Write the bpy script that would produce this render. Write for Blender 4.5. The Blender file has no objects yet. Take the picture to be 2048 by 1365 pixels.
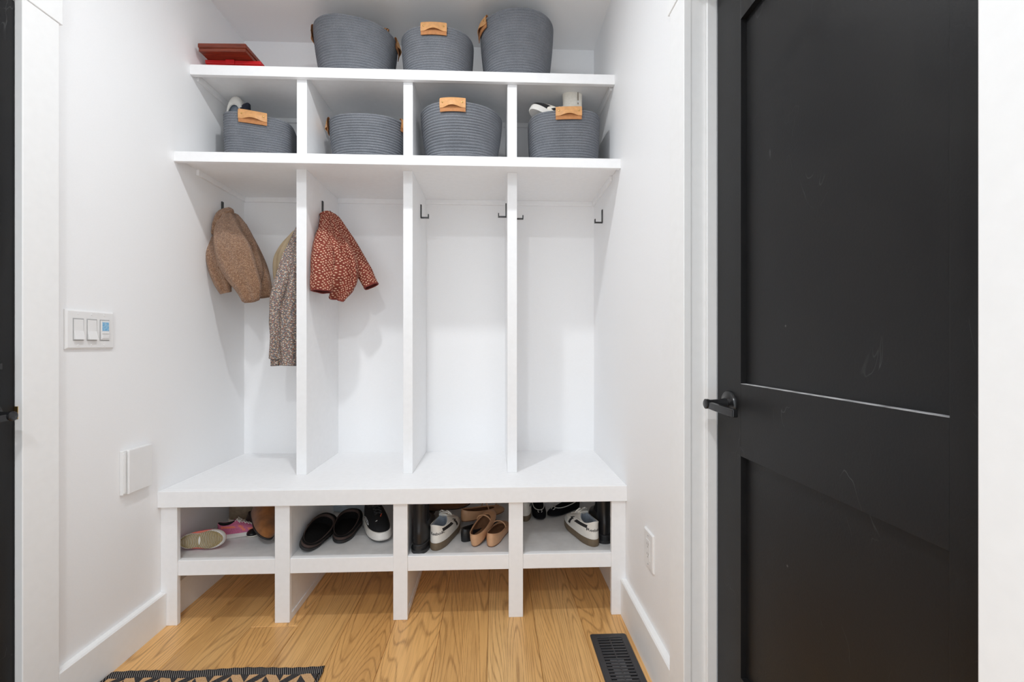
import bpy, bmesh, math, random
from mathutils import Vector, Matrix, Euler, noise as mnoise

random.seed(7)
scene = bpy.context.scene
COL = scene.collection
PI = math.pi
R = math.radians

# ------------------------------------------------------------------ camera
F = 890.0            # focal length in pixels of the 2048 x 1365 frame
HOR = 688.0          # horizon row
CAM_H = 1.09
YAW = R(2.316)
cam_d = bpy.data.cameras.new('camera')
cam_d.sensor_width = 36.0
cam_d.lens = F / 2048 * 36.0
cam_d.shift_y = (HOR - 682.5) / 2048
cam_d.clip_start = 0.02
cam = bpy.data.objects.new('camera', cam_d)
cam.location = (0, 0, CAM_H)
cam.rotation_euler = (R(90), 0, -YAW)
COL.objects.link(cam)
scene.camera = cam

# ------------------------------------------------------------------ world + lights
world = bpy.data.worlds.new('world')
scene.world = world
world.use_nodes = True
world.node_tree.nodes['Background'].inputs[0].default_value = (0.885, 0.945, 1.0, 1)
world.node_tree.nodes['Background'].inputs[1].default_value = 1.48


def downlight(name, loc, watts, size, col=(0.94, 0.975, 1.0)):
    d = bpy.data.lights.new(name, 'AREA')
    d.shape = 'DISK'
    d.size = size
    d.energy = watts
    d.color = col
    o = bpy.data.objects.new(name, d)
    o.location = loc
    COL.objects.link(o)
    return o


downlight('recessed_downlight', (-0.40, 1.22, 2.635), 10.6, 0.08)
downlight('recessed_downlight', (-0.40, -0.55, 2.635), 17, 0.10)

# white rooms live on many light bounces
scene.cycles.max_bounces = 14
scene.cycles.diffuse_bounces = 12

vs = scene.view_settings
vs.view_transform = 'Standard'
vs.look = 'None'
vs.exposure = 0.12
vs.gamma = 1.0
vs.use_curve_mapping = False


# ------------------------------------------------------------------ helpers
def P(px, py, Y):
    """point of the place that the photo shows at (px, py), at distance Y into the room"""
    u = px - 1024
    X = F * math.sin(YAW) + u * math.cos(YAW)
    D = F * math.cos(YAW) - u * math.sin(YAW)
    t = Y / D
    return Vector((X * t, Y, CAM_H - (py - HOR) * t))


def srgb(r, g, b):
    f = lambda c: ((c / 255 + 0.055) / 1.055) ** 2.4 if c / 255 > 0.04045 else c / 255 / 12.92
    return (f(r), f(g), f(b), 1)


def tag(o, label=None, cat=None, group=None, kind=None):
    if label: o['label'] = label
    if cat: o['category'] = cat
    if group: o['group'] = group
    if kind: o['kind'] = kind
    return o


def empty(name, loc=(0, 0, 0), rot=(0, 0, 0), label=None, cat=None, group=None, kind=None):
    o = bpy.data.objects.new(name, None)
    o.location = loc
    o.rotation_euler = rot
    o.empty_display_size = 0.05
    COL.objects.link(o)
    return tag(o, label, cat, group, kind)


class MB:
    """collects geometry of one mesh"""
    def __init__(self):
        self.v = []; self.f = []; self.m = []; self.uv = None

    def vert(self, p):
        self.v.append(tuple(p)); return len(self.v) - 1

    def face(self, idx, m=0):
        self.f.append(tuple(idx)); self.m.append(m)

    def box(self, x0, x1, y0, y1, z0, z1, m=0):
        b = len(self.v)
        self.v += [(x0, y0, z0), (x1, y0, z0), (x1, y1, z0), (x0, y1, z0),
                   (x0, y0, z1), (x1, y0, z1), (x1, y1, z1), (x0, y1, z1)]
        for q in ((3, 2, 1, 0), (4, 5, 6, 7), (0, 1, 5, 4), (1, 2, 6, 5), (2, 3, 7, 6), (3, 0, 4, 7)):
            self.face([b + i for i in q], m)
        return self

    def loft(self, loops, closed=True, cap0=False, cap1=False, mat=None, uvs=None):
        n = len(loops[0]); b = len(self.v)
        for lp in loops:
            for p in lp: self.v.append(tuple(p))
        k = n if closed else n - 1
        if uvs: self.uv = {}
        for i in range(len(loops) - 1):
            for j in range(k):
                j2 = (j + 1) % n
                self.face((b + i * n + j, b + i * n + j2, b + (i + 1) * n + j2, b + (i + 1) * n + j),
                          mat(i, j) if mat else 0)
                if uvs: self.uv[len(self.f) - 1] = (uvs(i, j), uvs(i, j + 1), uvs(i + 1, j + 1), uvs(i + 1, j))
        if cap0: self.face([b + j for j in range(n)][::-1], mat(0, 0) if mat else 0)
        if cap1: self.face([b + (len(loops) - 1) * n + j for j in range(n)], mat(len(loops) - 2, 0) if mat else 0)
        return self

    def tube(self, pts, r, n=8, caps=True, m=0):
        pts = [Vector(p) for p in pts]
        rs = r if isinstance(r, (list, tuple)) else [r] * len(pts)
        loops = []
        up = None
        for i, p in enumerate(pts):
            t = (pts[min(i + 1, len(pts) - 1)] - pts[max(i - 1, 0)]).normalized()
            if up is None:
                up = Vector((0, 0, 1)) if abs(t.z) < 0.9 else Vector((1, 0, 0))
            a = t.cross(up).normalized(); c = a.cross(t).normalized(); up = c
            loops.append([p + (a * math.cos(2 * PI * j / n) + c * math.sin(2 * PI * j / n)) * rs[i] for j in range(n)])
        self.loft(loops, True, caps, caps, (lambda i, j: m))
        return self

    def build(self, name, mats, parent=None, smooth=False, bevel=0, fix=True, angle=None):
        me = bpy.data.meshes.new(name)
        me.from_pydata(self.v, [], self.f)
        if not isinstance(mats, (list, tuple)): mats = [mats]
        for m in mats: me.materials.append(m)
        for p, m in zip(me.polygons, self.m):
            p.material_index = m
            p.use_smooth = smooth
        if self.uv:
            ul = me.uv_layers.new(name='cloth')
            for fi, quad in self.uv.items():
                for li, c in zip(me.polygons[fi].loop_indices, quad): ul.data[li].uv = c
        if fix:
            bm = bmesh.new(); bm.from_mesh(me)
            bmesh.ops.recalc_face_normals(bm, faces=bm.faces)
            bm.to_mesh(me); bm.free()
        if smooth and angle:
            me.set_sharp_from_angle(angle=R(angle))
        o = bpy.data.objects.new(name, me)
        COL.objects.link(o)
        if parent: o.parent = parent
        if bevel:
            bv = o.modifiers.new('bevel', 'BEVEL')
            bv.width = bevel; bv.segments = 2; bv.limit_method = 'ANGLE'; bv.angle_limit = R(40)
        return o


def boxo(name, mat, x0, x1, y0, y1, z0, z1, parent=None, bevel=0.0015):
    return MB().box(x0, x1, y0, y1, z0, z1).build(name, mat, parent, bevel=bevel)


def catmull(loops, sub):
    """smooth loops by Catmull-Rom in the loft direction"""
    out = []
    n = len(loops)
    for i in range(n - 1):
        a, b, c, d = loops[max(i - 1, 0)], loops[i], loops[i + 1], loops[min(i + 2, n - 1)]
        for s in range(sub):
            t = s / sub
            t2, t3 = t * t, t * t * t
            out.append([0.5 * ((2 * q) + (r - p) * t + (2 * p - 5 * q + 4 * r - w) * t2 + (3 * q - p - 3 * r + w) * t3)
                        for p, q, r, w in zip(a, b, c, d)])
    out.append(list(loops[-1]))
    return out


def settle(root, z):
    """lower or raise a thing until its lowest vertex stands at height z"""
    rm = root.rotation_euler.to_matrix()
    lo = 1e9
    for ch in root.children:
        for c in [ch] + list(ch.children):
            if c.type == 'MESH':
                for v in c.data.vertices:
                    lo = min(lo, (rm @ v.co).z)
    root.location.z = z - lo


# ------------------------------------------------------------------ materials
class N:
    def __init__(self, name):
        self.m = bpy.data.materials.new(name); self.m.use_nodes = True
        self.t = self.m.node_tree; self.n = self.t.nodes; self.l = self.t.links
        self.b = self.n['Principled BSDF']

    def add(self, kind, **kw):
        x = self.n.new(kind)
        for k, v in kw.items():
            if k in x.inputs.keys() if hasattr(x.inputs, 'keys') else False:
                x.inputs[k].default_value = v
            else:
                setattr(x, k, v)
        return x

    def link(self, a, b): self.l.new(a, b)

    def coords(self, which='Object', scale=(1, 1, 1)):
        tc = self.add('ShaderNodeTexCoord'); mp = self.add('ShaderNodeMapping')
        mp.inputs['Scale'].default_value = scale
        self.link(tc.outputs[which], mp.inputs['Vector'])
        return mp.outputs['Vector']

    def noise(self, vec, scale, detail=3, rough=0.5, dist=0.0):
        x = self.add('ShaderNodeTexNoise')
        x.inputs['Scale'].default_value = scale; x.inputs['Detail'].default_value = detail
        x.inputs['Roughness'].default_value = rough; x.inputs['Distortion'].default_value = dist
        if vec: self.link(vec, x.inputs['Vector'])
        return x.outputs['Fac']

    def ramp(self, fac, stops):
        x = self.add('ShaderNodeValToRGB')
        e = x.color_ramp.elements
        while len(e) < len(stops): e.new(0.5)
        for i, (p, c) in enumerate(stops):
            e[i].position = p; e[i].color = c
        self.link(fac, x.inputs['Fac'])
        return x.outputs['Color']

    def math(self, op, a, b=None, clamp=False):
        x = self.add('ShaderNodeMath'); x.operation = op; x.use_clamp = clamp
        for i, q in enumerate((a, b)):
            if q is None: continue
            if isinstance(q, (int, float)): x.inputs[i].default_value = q
            else: self.link(q, x.inputs[i])
        return x.outputs[0]

    def mix(self, fac, a, b, blend='MIX'):
        x = self.add('ShaderNodeMix'); x.data_type = 'RGBA'; x.blend_type = blend
        ins = {'f': x.inputs[0], 'a': x.inputs[6], 'b': x.inputs[7]}
        for k, q in (('f', fac), ('a', a), ('b', b)):
            if isinstance(q, (int, float, tuple)): ins[k].default_value = q
            else: self.link(q, ins[k])
        return x.outputs[2]

    def bump(self, h, strength=0.3, dist=0.002):
        x = self.add('ShaderNodeBump')
        x.inputs['Strength'].default_value = strength; x.inputs['Distance'].default_value = dist
        self.link(h, x.inputs['Height']); self.link(x.outputs['Normal'], self.b.inputs['Normal'])

    def set(self, col=None, rough=None, metal=None, spec=None, sheen=None, coat=None):
        if col is not None:
            if isinstance(col, tuple): self.b.inputs['Base Color'].default_value = col
            else: self.link(col, self.b.inputs['Base Color'])
        if rough is not None:
            if isinstance(rough, (int, float)): self.b.inputs['Roughness'].default_value = rough
            else: self.link(rough, self.b.inputs['Roughness'])
        if metal is not None: self.b.inputs['Metallic'].default_value = metal
        if spec is not None: self.b.inputs['Specular IOR Level'].default_value = spec
        if sheen is not None: self.b.inputs['Sheen Weight'].default_value = sheen
        if coat is not None: self.b.inputs['Coat Weight'].default_value = coat
        return self.m


def simple(name, col, rough=0.5, var=0.08, scale=60, bump=0.15, bdist=0.001, metal=0.0, spec=0.5, sheen=None):
    n = N(name)
    v = n.coords()
    f = n.noise(v, scale, 4)
    c0 = tuple(max(0, x * (1 - var)) for x in col[:3]) + (1,)
    c1 = tuple(min(1, x * (1 + var)) for x in col[:3]) + (1,)
    c = n.ramp(f, [(0.3, c0), (0.7, c1)])
    if bump: n.bump(f, bump, bdist)
    return n.set(c, rough, metal, spec, sheen)


M = {}
M['wall'] = simple('wall_paint', (0.87, 0.87, 0.875), 0.55, 0.012, 260, 0.05, 0.0010, spec=0.3)
M['ceiling'] = simple('ceiling_paint', (0.89, 0.887, 0.887), 0.8, 0.012, 220, 0.10, 0.001, spec=0.2)
M['trim'] = simple('trim_paint', (0.86, 0.86, 0.855), 0.5, 0.012, 40, 0.05, 0.0006, spec=0.35)
M['cab'] = simple('cabinet_paint', (0.88, 0.88, 0.885), 0.45, 0.015, 50, 0.05, 0.0006)
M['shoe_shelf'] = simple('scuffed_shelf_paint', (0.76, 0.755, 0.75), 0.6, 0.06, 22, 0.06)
M['plastic'] = simple('white_plastic', (0.80, 0.795, 0.79), 0.35, 0.01, 30, 0)
M['seam'] = simple('shaded_plastic_seam', (0.42, 0.42, 0.42), 0.5, 0.02, 30, 0)
M['plastic_dark'] = simple('grey_plastic', (0.25, 0.25, 0.25), 0.5, 0.05, 30, 0)
M['metal_black'] = simple('black_metal', (0.010, 0.010, 0.011), 0.24, 0.1, 60, 0.05, spec=0.6)
M['metal_vent'] = simple('black_vent_enamel', (0.034, 0.034, 0.038), 0.42, 0.1, 60, 0.05)
M['duct_dark'] = simple('dark_duct', (0.003, 0.003, 0.003), 0.9, 0.1, 60, 0, spec=0.1)
M['steel'] = simple('galvanised_steel', (0.45, 0.46, 0.48), 0.35, 0.1, 90, 0.1, metal=0.9)
M['brass'] = simple('brass', (0.62, 0.42, 0.15), 0.3, 0.1, 90, 0.05, metal=1.0)
M['leather'] = simple('tan_leather', srgb(206, 152, 98), 0.5, 0.12, 70, 0.15)
M['leather_in'] = simple('tan_leather_flesh_side', srgb(180, 122, 74), 0.75, 0.12, 90, 0.2)
M['black_leather'] = simple('black_leather', (0.009, 0.009, 0.010), 0.32, 0.2, 50, 0.10)
M['black_suede'] = simple('black_suede', (0.008, 0.0075, 0.0075), 0.95, 0.3, 120, 0.3, spec=0.15)
M['black_rubber'] = simple('black_rubber', (0.017, 0.017, 0.018), 0.55, 0.15, 80, 0.15)
M['black_canvas'] = simple('black_canvas', (0.008, 0.008, 0.010), 0.9, 0.2, 300, 0.4, spec=0.2)
M['black_mesh'] = simple('black_knit_mesh', (0.011, 0.011, 0.012), 0.85, 0.4, 420, 0.5, spec=0.25)
M['brown_trim'] = simple('dark_brown_binding', srgb(66, 50, 45), 0.8, 0.15, 120, 0.2)
M['suede'] = simple('brown_suede', srgb(140, 88, 42), 0.95, 0.28, 26, 0.25, sheen=0.25)
M['dark_wood'] = simple('stacked_heel', srgb(48, 30, 24), 0.6, 0.2, 40, 0.1)
M['taupe'] = simple('taupe_suede', srgb(142, 126, 106), 0.9, 0.15, 70, 0.25)
M['cream_fleece'] = simple('cream_fleece', srgb(226, 218, 204), 0.95, 0.1, 160, 0.6)
M['white_leather'] = simple('white_leather', srgb(226, 223, 216), 0.45, 0.04, 60, 0.12)
M['grey_leather'] = simple('pale_grey_leather', srgb(200, 200, 196), 0.5, 0.06, 90, 0.2)
M['lining_grey'] = simple('grey_blue_lining', srgb(140, 148, 158), 0.9, 0.1, 140, 0.3)
M['lining_dark'] = simple('dark_lining', (0.02, 0.019, 0.018), 0.95, 0.2, 140, 0.2)
M['gum'] = simple('gum_rubber', srgb(110, 94, 74), 0.6, 0.1, 70, 0.15)
M['white_rubber'] = simple('white_foam_rubber', srgb(228, 224, 218), 0.55, 0.04, 80, 0.12)
M['ink'] = simple('black_print', (0.012, 0.012, 0.014), 0.5, 0.05, 60, 0)
M['nude'] = simple('nude_leather', srgb(206, 160, 122), 0.42, 0.08, 40, 0.12)
M['nude_in'] = simple('brown_footbed', srgb(120, 84, 58), 0.7, 0.1, 60, 0.1)
M['nude_sole'] = simple('tan_outsole', srgb(120, 80, 52), 0.6, 0.1, 60, 0.1)
M['pink'] = simple('pink_knit', srgb(204, 110, 146), 0.8, 0.15, 240, 0.4)
M['coral'] = simple('coral_trim', srgb(236, 130, 108), 0.7, 0.08, 100, 0.2)
M['bluewhite'] = simple('pale_blue_fabric', srgb(190, 205, 216), 0.7, 0.12, 30, 0.3)
M['navy'] = simple('navy_fabric', srgb(28, 32, 46), 0.85, 0.15, 200, 0.3)
M['cream_canvas'] = simple('cream_canvas', srgb(242, 236, 224), 0.85, 0.06, 160, 0.3)
M['cream_coat'] = simple('cream_quilted_nylon', srgb(206, 184, 150), 0.65, 0.12, 20, 0.25)
M['red_card'] = simple('red_card', srgb(196, 26, 30), 0.45, 0.05, 60, 0.05)
M['lace'] = simple('white_lace', srgb(230, 228, 222), 0.85, 0.05, 300, 0.3)
M['orange'] = simple('orange_print', srgb(230, 90, 50), 0.5, 0.05, 60, 0)
M['silver'] = simple('silver_print', srgb(190, 190, 192), 0.4, 0.05, 60, 0)


def mat_mahogany():
    n = N('mahogany')
    v = n.coords(scale=(6, 60, 60))
    f = n.noise(v, 2.0, 6, 0.6, 0.6)
    return n.set(n.ramp(f, [(0.25, srgb(84, 30, 18)), (0.75, srgb(140, 62, 36))]), 0.28)
M['mahogany'] = mat_mahogany()


def mat_rope():
    n = N('grey_cotton_rope')
    v = n.coords()
    f = n.noise(v, 420, 2, 0.6)
    g = n.noise(v, 18, 3, 0.5)
    c = n.ramp(f, [(0.25, srgb(84, 87, 93)), (0.5, srgb(118, 121, 127)), (0.8, srgb(152, 155, 160))])
    c = n.mix(0.35, c, n.ramp(g, [(0.3, srgb(104, 107, 113)), (0.7, srgb(130, 132, 137))]))
    n.bump(f, 0.5, 0.002)
    return n.set(c, 0.95, spec=0.15)
M['rope'] = mat_rope()


def mat_oak():
    n = N('oak_plank')
    tc = n.add('ShaderNodeTexCoord'); oi = n.add('ShaderNodeObjectInfo')
    off = n.add('ShaderNodeCombineXYZ')
    n.link(n.math('MULTIPLY', oi.outputs['Random'], 37.0), off.inputs[0])
    n.link(n.math('MULTIPLY', oi.outputs['Random'], 91.0), off.inputs[1])
    add = n.add('ShaderNodeVectorMath'); add.operation = 'ADD'
    n.link(tc.outputs['Object'], add.inputs[0]); n.link(off.outputs[0], add.inputs[1])
    mp = n.add('ShaderNodeMapping'); mp.inputs['Scale'].default_value = (1, 0.10, 1)
    n.link(add.outputs[0], mp.inputs['Vector'])
    # broad figure: contour lines of a stretched noise give cathedral grain
    big = n.noise(mp.outputs[0], 5.0, 1.5, 0.4, 0.2)
    ring = n.math('FRACT', n.math('MULTIPLY', big, 46.0))
    ring = n.math('ABSOLUTE', n.math('SUBTRACT', n.math('MULTIPLY', ring, 2.0), 1.0))
    mp2 = n.add('ShaderNodeMapping'); mp2.inputs['Scale'].default_value = (1, 0.035, 1)
    n.link(add.outputs[0], mp2.inputs['Vector'])
    pores = n.noise(mp2.outputs[0], 330, 4, 0.7)
    fine = n.noise(mp2.outputs[0], 110, 4, 0.6)
    tone = n.noise(mp.outputs[0], 3.0, 3, 0.5)
    grain = n.math('MULTIPLY', ring, n.math('ADD', n.math('MULTIPLY', pores, 1.2), 0.2))
    base = n.ramp(tone, [(0.25, srgb(202, 150, 88)), (0.55, srgb(224, 174, 110)), (0.8, srgb(234, 190, 130))])
    c = n.mix(n.math('MULTIPLY', n.math('SMOOTH_MIN', grain, 1.0), 0.0), base, srgb(120, 78, 38))
    gr = n.ramp(grain, [(0.50, (0, 0, 0, 1)), (0.85, (1, 1, 1, 1))])
    c = n.mix(n.math('MULTIPLY', gr, 0.50), base, srgb(112, 68, 30))
    fr = n.ramp(fine, [(0.35, (1, 1, 1, 1)), (0.55, (0, 0, 0, 1))])
    c = n.mix(n.math('MULTIPLY', fr, 0.28), c, srgb(130, 84, 40))
    # knots
    vo = n.add('ShaderNodeTexVoronoi'); vo.inputs['Scale'].default_value = 2.6
    mp3 = n.add('ShaderNodeMapping'); mp3.inputs['Scale'].default_value = (1, 0.55, 1)
    n.link(add.outputs[0], mp3.inputs['Vector']); n.link(mp3.outputs[0], vo.inputs['Vector'])
    kn = n.ramp(vo.outputs['Distance'], [(0.02, (1, 1, 1, 1)), (0.055, (0, 0, 0, 1))])
    c = n.mix(n.math('MULTIPLY', kn, 0.75), c, srgb(74, 48, 28))
    # each board its own tone
    hs = n.add('ShaderNodeHueSaturation')
    n.link(c, hs.inputs['Color'])
    n.link(n.math('ADD', n.math('MULTIPLY', oi.outputs['Random'], 0.22), 0.89), hs.inputs['Value'])
    n.bump(n.math('SUBTRACT', 1.0, gr), 0.12, 0.001)
    n.set(hs.outputs['Color'], 0.36, spec=0.45)
    return n.m
M['oak'] = mat_oak()


def mat_door():
    n = N('black_door_paint')
    v = n.coords()
    f = n.noise(v, 240, 3, 0.5)
    smudge = n.noise(v, 3.2, 5, 0.65, 1.2)
    c = n.ramp(smudge, [(0.35, (0.0075, 0.0075, 0.0082, 1)), (0.75, (0.0125, 0.012, 0.012, 1))])
    # little chips and dry scuffs with a shape of their own
    vo = n.add('ShaderNodeTexVoronoi'); vo.inputs['Scale'].default_value = 16
    n.link(n.coords(), vo.inputs['Vector'])
    chip = n.ramp(vo.outputs['Distance'], [(0.020, (1, 1, 1, 1)), (0.05, (0, 0, 0, 1))])
    pick = n.ramp(n.noise(n.coords(), 5.3, 1), [(0.56, (0, 0, 0, 1)), (0.60, (1, 1, 1, 1))])
    c = n.mix(n.math('MULTIPLY', n.math('MULTIPLY', chip, pick), 0.22), c, (0.5, 0.48, 0.46, 1))
    sc = n.noise(n.coords(scale=(1, 1, 0.5)), 7.0, 2, 0.4, 2.5)
    line = n.ramp(n.math('ABSOLUTE', n.math('SUBTRACT', sc, 0.5)), [(0.0, (1, 1, 1, 1)), (0.006, (0, 0, 0, 1))])
    msk = n.ramp(n.noise(n.coords(), 6.1, 2), [(0.60, (0, 0, 0, 1)), (0.68, (1, 1, 1, 1))])
    c = n.mix(n.math('MULTIPLY', n.math('MULTIPLY', line, msk), 0.10), c, (0.5, 0.5, 0.5, 1))
    n.bump(f, 0.12, 0.0012)
    r = n.ramp(smudge, [(0.3, (0.40, 0.40, 0.40, 1)), (0.7, (0.50, 0.50, 0.50, 1))])
    return n.set(c, r, spec=0.3)
M['door'] = mat_door()


def mat_sherpa():
    n = N('brown_sherpa_fleece')
    v = n.coords()
    vo = n.add('ShaderNodeTexVoronoi'); vo.inputs['Scale'].default_value = 340
    n.link(v, vo.inputs['Vector'])
    f = n.noise(v, 130, 3, 0.6)
    h = n.math('ADD', n.math('MULTIPLY', vo.outputs['Distance'], -0.8), f)
    c = n.ramp(h, [(0.0, srgb(142, 104, 78)), (0.3, srgb(188, 148, 116)), (0.6, srgb(216, 182, 150))])
    n.bump(h, 1.0, 0.006)
    return n.set(c, 0.97, spec=0.1, sheen=0.3)
M['sherpa'] = mat_sherpa()


def mat_dots(name, ground, ground2, dots, quilt=False):
    """small printed flowers; coordinates follow the cloth in metres"""
    n = N(name)
    v = n.coords('UV')
    c = n.ramp(n.noise(v, 40, 4), [(0.3, ground), (0.7, ground2)])
    k = 0
    for col, sc, sz, rnd in dots:
        vo = n.add('ShaderNodeTexVoronoi'); vo.inputs['Scale'].default_value = sc
        vo.voronoi_dimensions = '2D'
        vo.inputs['Randomness'].default_value = rnd
        mp = n.add('ShaderNodeMapping'); mp.inputs['Location'].default_value = (k * 0.37, k * 0.11, 0)
        mp.inputs['Rotation'].default_value = (0, 0, 0.6 + k)
        n.link(v, mp.inputs['Vector']); n.link(mp.outputs[0], vo.inputs['Vector'])
        d = n.ramp(vo.outputs['Distance'], [(sz, (1, 1, 1, 1)), (sz + 0.06, (0, 0, 0, 1))])
        c = n.mix(d, c, col)
        d2 = n.ramp(vo.outputs['Distance'], [(sz * 0.28, (1, 1, 1, 1)), (sz * 0.42, (0, 0, 0, 1))])
        c = n.mix(n.math('MULTIPLY', d2, 0.7), c, ground)
        k += 1
    h = n.noise(n.coords(), 55, 2, 0.5)
    n.bump(h, 0.7 if quilt else 0.3, 0.008 if quilt else 0.004)
    return n.set(c, 0.8, spec=0.2)
M['rust'] = mat_dots('rust_floral_quilt', srgb(116, 52, 42), srgb(140, 70, 56),
                     [(srgb(228, 194, 166), 100, 0.20, 0.45)], True)
M['rust_plain'] = simple('rust_binding', srgb(122, 48, 40), 0.8, 0.1, 90, 0.2)
M['rust_lining'] = simple('dark_red_lining', srgb(92, 32, 30), 0.85, 0.2, 60, 0.3)
M['floral'] = mat_dots('dark_floral_cotton', srgb(74, 70, 74), srgb(108, 102, 102),
                       [(srgb(150, 146, 144), 330, 0.26, 1.0), (srgb(158, 104, 88), 118, 0.20, 1.0),
                        (srgb(222, 206, 188), 100, 0.16, 1.0), (srgb(182, 150, 100), 150, 0.14, 1.0), (srgb(196, 196, 200), 170, 0.10, 1.0)])


def mat_leopard():
    n = N('leopard_print')
    v = n.coords()
    vo = n.add('ShaderNodeTexVoronoi'); vo.inputs['Scale'].default_value = 110
    n.link(v, vo.inputs['Vector'])
    return n.set(n.ramp(vo.outputs['Distance'], [(0.32, srgb(40, 26, 18)), (0.45, srgb(170, 120, 72))]), 0.8)
M['leopard'] = mat_leopard()


def mat_runner_rug():
    """woven chevron: broken dark parallelograms on tan, object coordinates in metres"""
    n = N('rug_chevron_weave')
    tc = n.add('ShaderNodeTexCoord'); sp = n.add('ShaderNodeSeparateXYZ')
    n.link(tc.outputs['Object'], sp.inputs[0])
    x, y = sp.outputs[0], sp.outputs[1]
    per = 0.112
    xs = n.math('DIVIDE', x, per)
    fx = n.math('FRACT', xs)
    col2 = n.math('FRACT', n.math('MULTIPLY', n.math('FLOOR', n.math('MULTIPLY', xs, 2.0)), 0.5))
    tri = n.math('ABSOLUTE', n.math('SUBTRACT', n.math('MULTIPLY', fx, 2.0), 1.0))
    ph = n.math('ADD', n.math('DIVIDE', y, 0.075), n.math('MULTIPLY', tri, 0.85))
    ph = n.math('ADD', ph, col2)
    band = n.math('FRACT', ph)
    m1 = n.math('GREATER_THAN', band, 0.52)
    wv = n.noise(n.coords(scale=(1, 1, 1)), 320, 2)
    dark = n.ramp(wv, [(0.35, srgb(44, 42, 44)), (0.7, srgb(84, 80, 78))])
    tan = n.ramp(wv, [(0.3, srgb(176, 136, 96)), (0.7, srgb(214, 176, 134))])
    c = n.mix(m1, tan, dark)
    n.bump(wv, 0.6, 0.003)
    return n.set(c, 0.95, spec=0.1)
M['rug'] = mat_runner_rug()


def mat_rug_edge():
    n = N('rug_bound_edge')
    tc = n.add('ShaderNodeTexCoord'); sp = n.add('ShaderNodeSeparateXYZ')
    n.link(tc.outputs['Object'], sp.inputs[0])
    a = n.math('SINE', n.math('MULTIPLY', n.math('ADD', sp.outputs[0], n.math('MULTIPLY', sp.outputs[1], 0.5)), 950.0))
    c = n.ramp(a, [(0.35, srgb(40, 38, 40)), (0.95, srgb(150, 144, 138))])
    n.bump(a, 0.5, 0.002)
    return n.set(c, 0.95, spec=0.1)
M['rug_edge'] = mat_rug_edge()
M['pale_strip'] = simple('mottled_pale_grey', (0.42, 0.42, 0.43), 0.6, 0.5, 30, 0.1)


def mat_screen():
    n = N('blue_lcd_screen')
    v = n.coords(scale=(1, 1, 1))
    f = n.noise(v, 160, 1)
    c = n.ramp(f, [(0.45, srgb(120, 190, 236)), (0.55, srgb(176, 216, 240))])
    n.set((0.02, 0.02, 0.02, 1), 0.3)
    n.link(c, n.b.inputs['Emission Color']); n.b.inputs['Emission Strength'].default_value = 0.55
    return n.m
M['screen'] = mat_screen()

# ------------------------------------------------------------------ the room
XL, XR, YB, ZC = -1.285, 0.53, 2.345, 2.65
YS = 0.02                       # side walls cut off here to let the world light in as fill
YF = -0.9                       # floor and ceiling run on behind the camera, then stop to admit world light


def struct(o, label, cat):
    return tag(o, label, cat, kind='structure')


# floor: subfloor with oak planks as pieces
floor = MB().box(XL - 0.1, XR + 0.1, YF, YB + 0.1, -0.05, -0.019).build('floor', M['dark_wood'])
struct(floor, 'warm oak plank floor running towards the bench', 'floor')
PW = 0.1828
edges = [-1.12 + PW * k for k in range(-1, 11)]
rows = {0: [-2.4, -0.55, 1.42], 1: [-1.4, 0.62], 2: [-2.2, -0.2, 1.75], 3: [-1.2, 0.9], 4: [-2.5, -0.62, 1.30],
        5: [-1.6, 0.35], 6: [-2.3, -0.42], 7: [-1.15, 0.72], 8: [-2.1, 0.06], 9: [-1.5, 0.40], 10: [-2.0, 0.95]}
plank_cache = {}
for k in range(len(edges) - 1):
    x0, x1 = max(edges[k], XL - 0.05), min(edges[k + 1], XR + 0.05)
    ends = [YF] + [e for e in rows[k] if e > YF] + [YB + 0.02]
    for a, b in zip(ends, ends[1:]):
        key = (round(x1 - x0, 4), round(b - a, 4))
        if key not in plank_cache:
            w, l = (x1 - x0) / 2 - 0.0004, (b - a) / 2 - 0.0004
            c = 0.0017
            m = MB()
            rings = [[(-w, -l, -0.019), (w, -l, -0.019), (w, l, -0.019), (-w, l, -0.019)],
                     [(-w, -l, -c), (w, -l, -c), (w, l, -c), (-w, l, -c)],
                     [(-w + c, -l + c, 0), (w - c, -l + c, 0), (w - c, l - c, 0), (-w + c, l - c, 0)]]
            m.loft([[Vector(p) for p in r] for r in rings], True, True, True)
            o = m.build('floor_plank', M['oak'], floor)
            plank_cache[key] = o.data
        else:
            o = bpy.data.objects.new('floor_plank', plank_cache[key]); COL.objects.link(o); o.parent = floor
        o.location = ((x0 + x1) / 2, (a + b) / 2, 0)

ceil = boxo('ceiling', M['ceiling'], XL - 0.1, XR + 0.1, YF, YB + 0.1, ZC, ZC + 0.1, bevel=0)
struct(ceil, 'plain pale ceiling above the built-in shelves', 'ceiling')
wb = boxo('wall_back', M['wall'], XL - 0.1, XR + 0.1, YB, YB + 0.1, 0, ZC, bevel=0)
struct(wb, 'white back wall behind the built-in lockers', 'wall')

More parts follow.
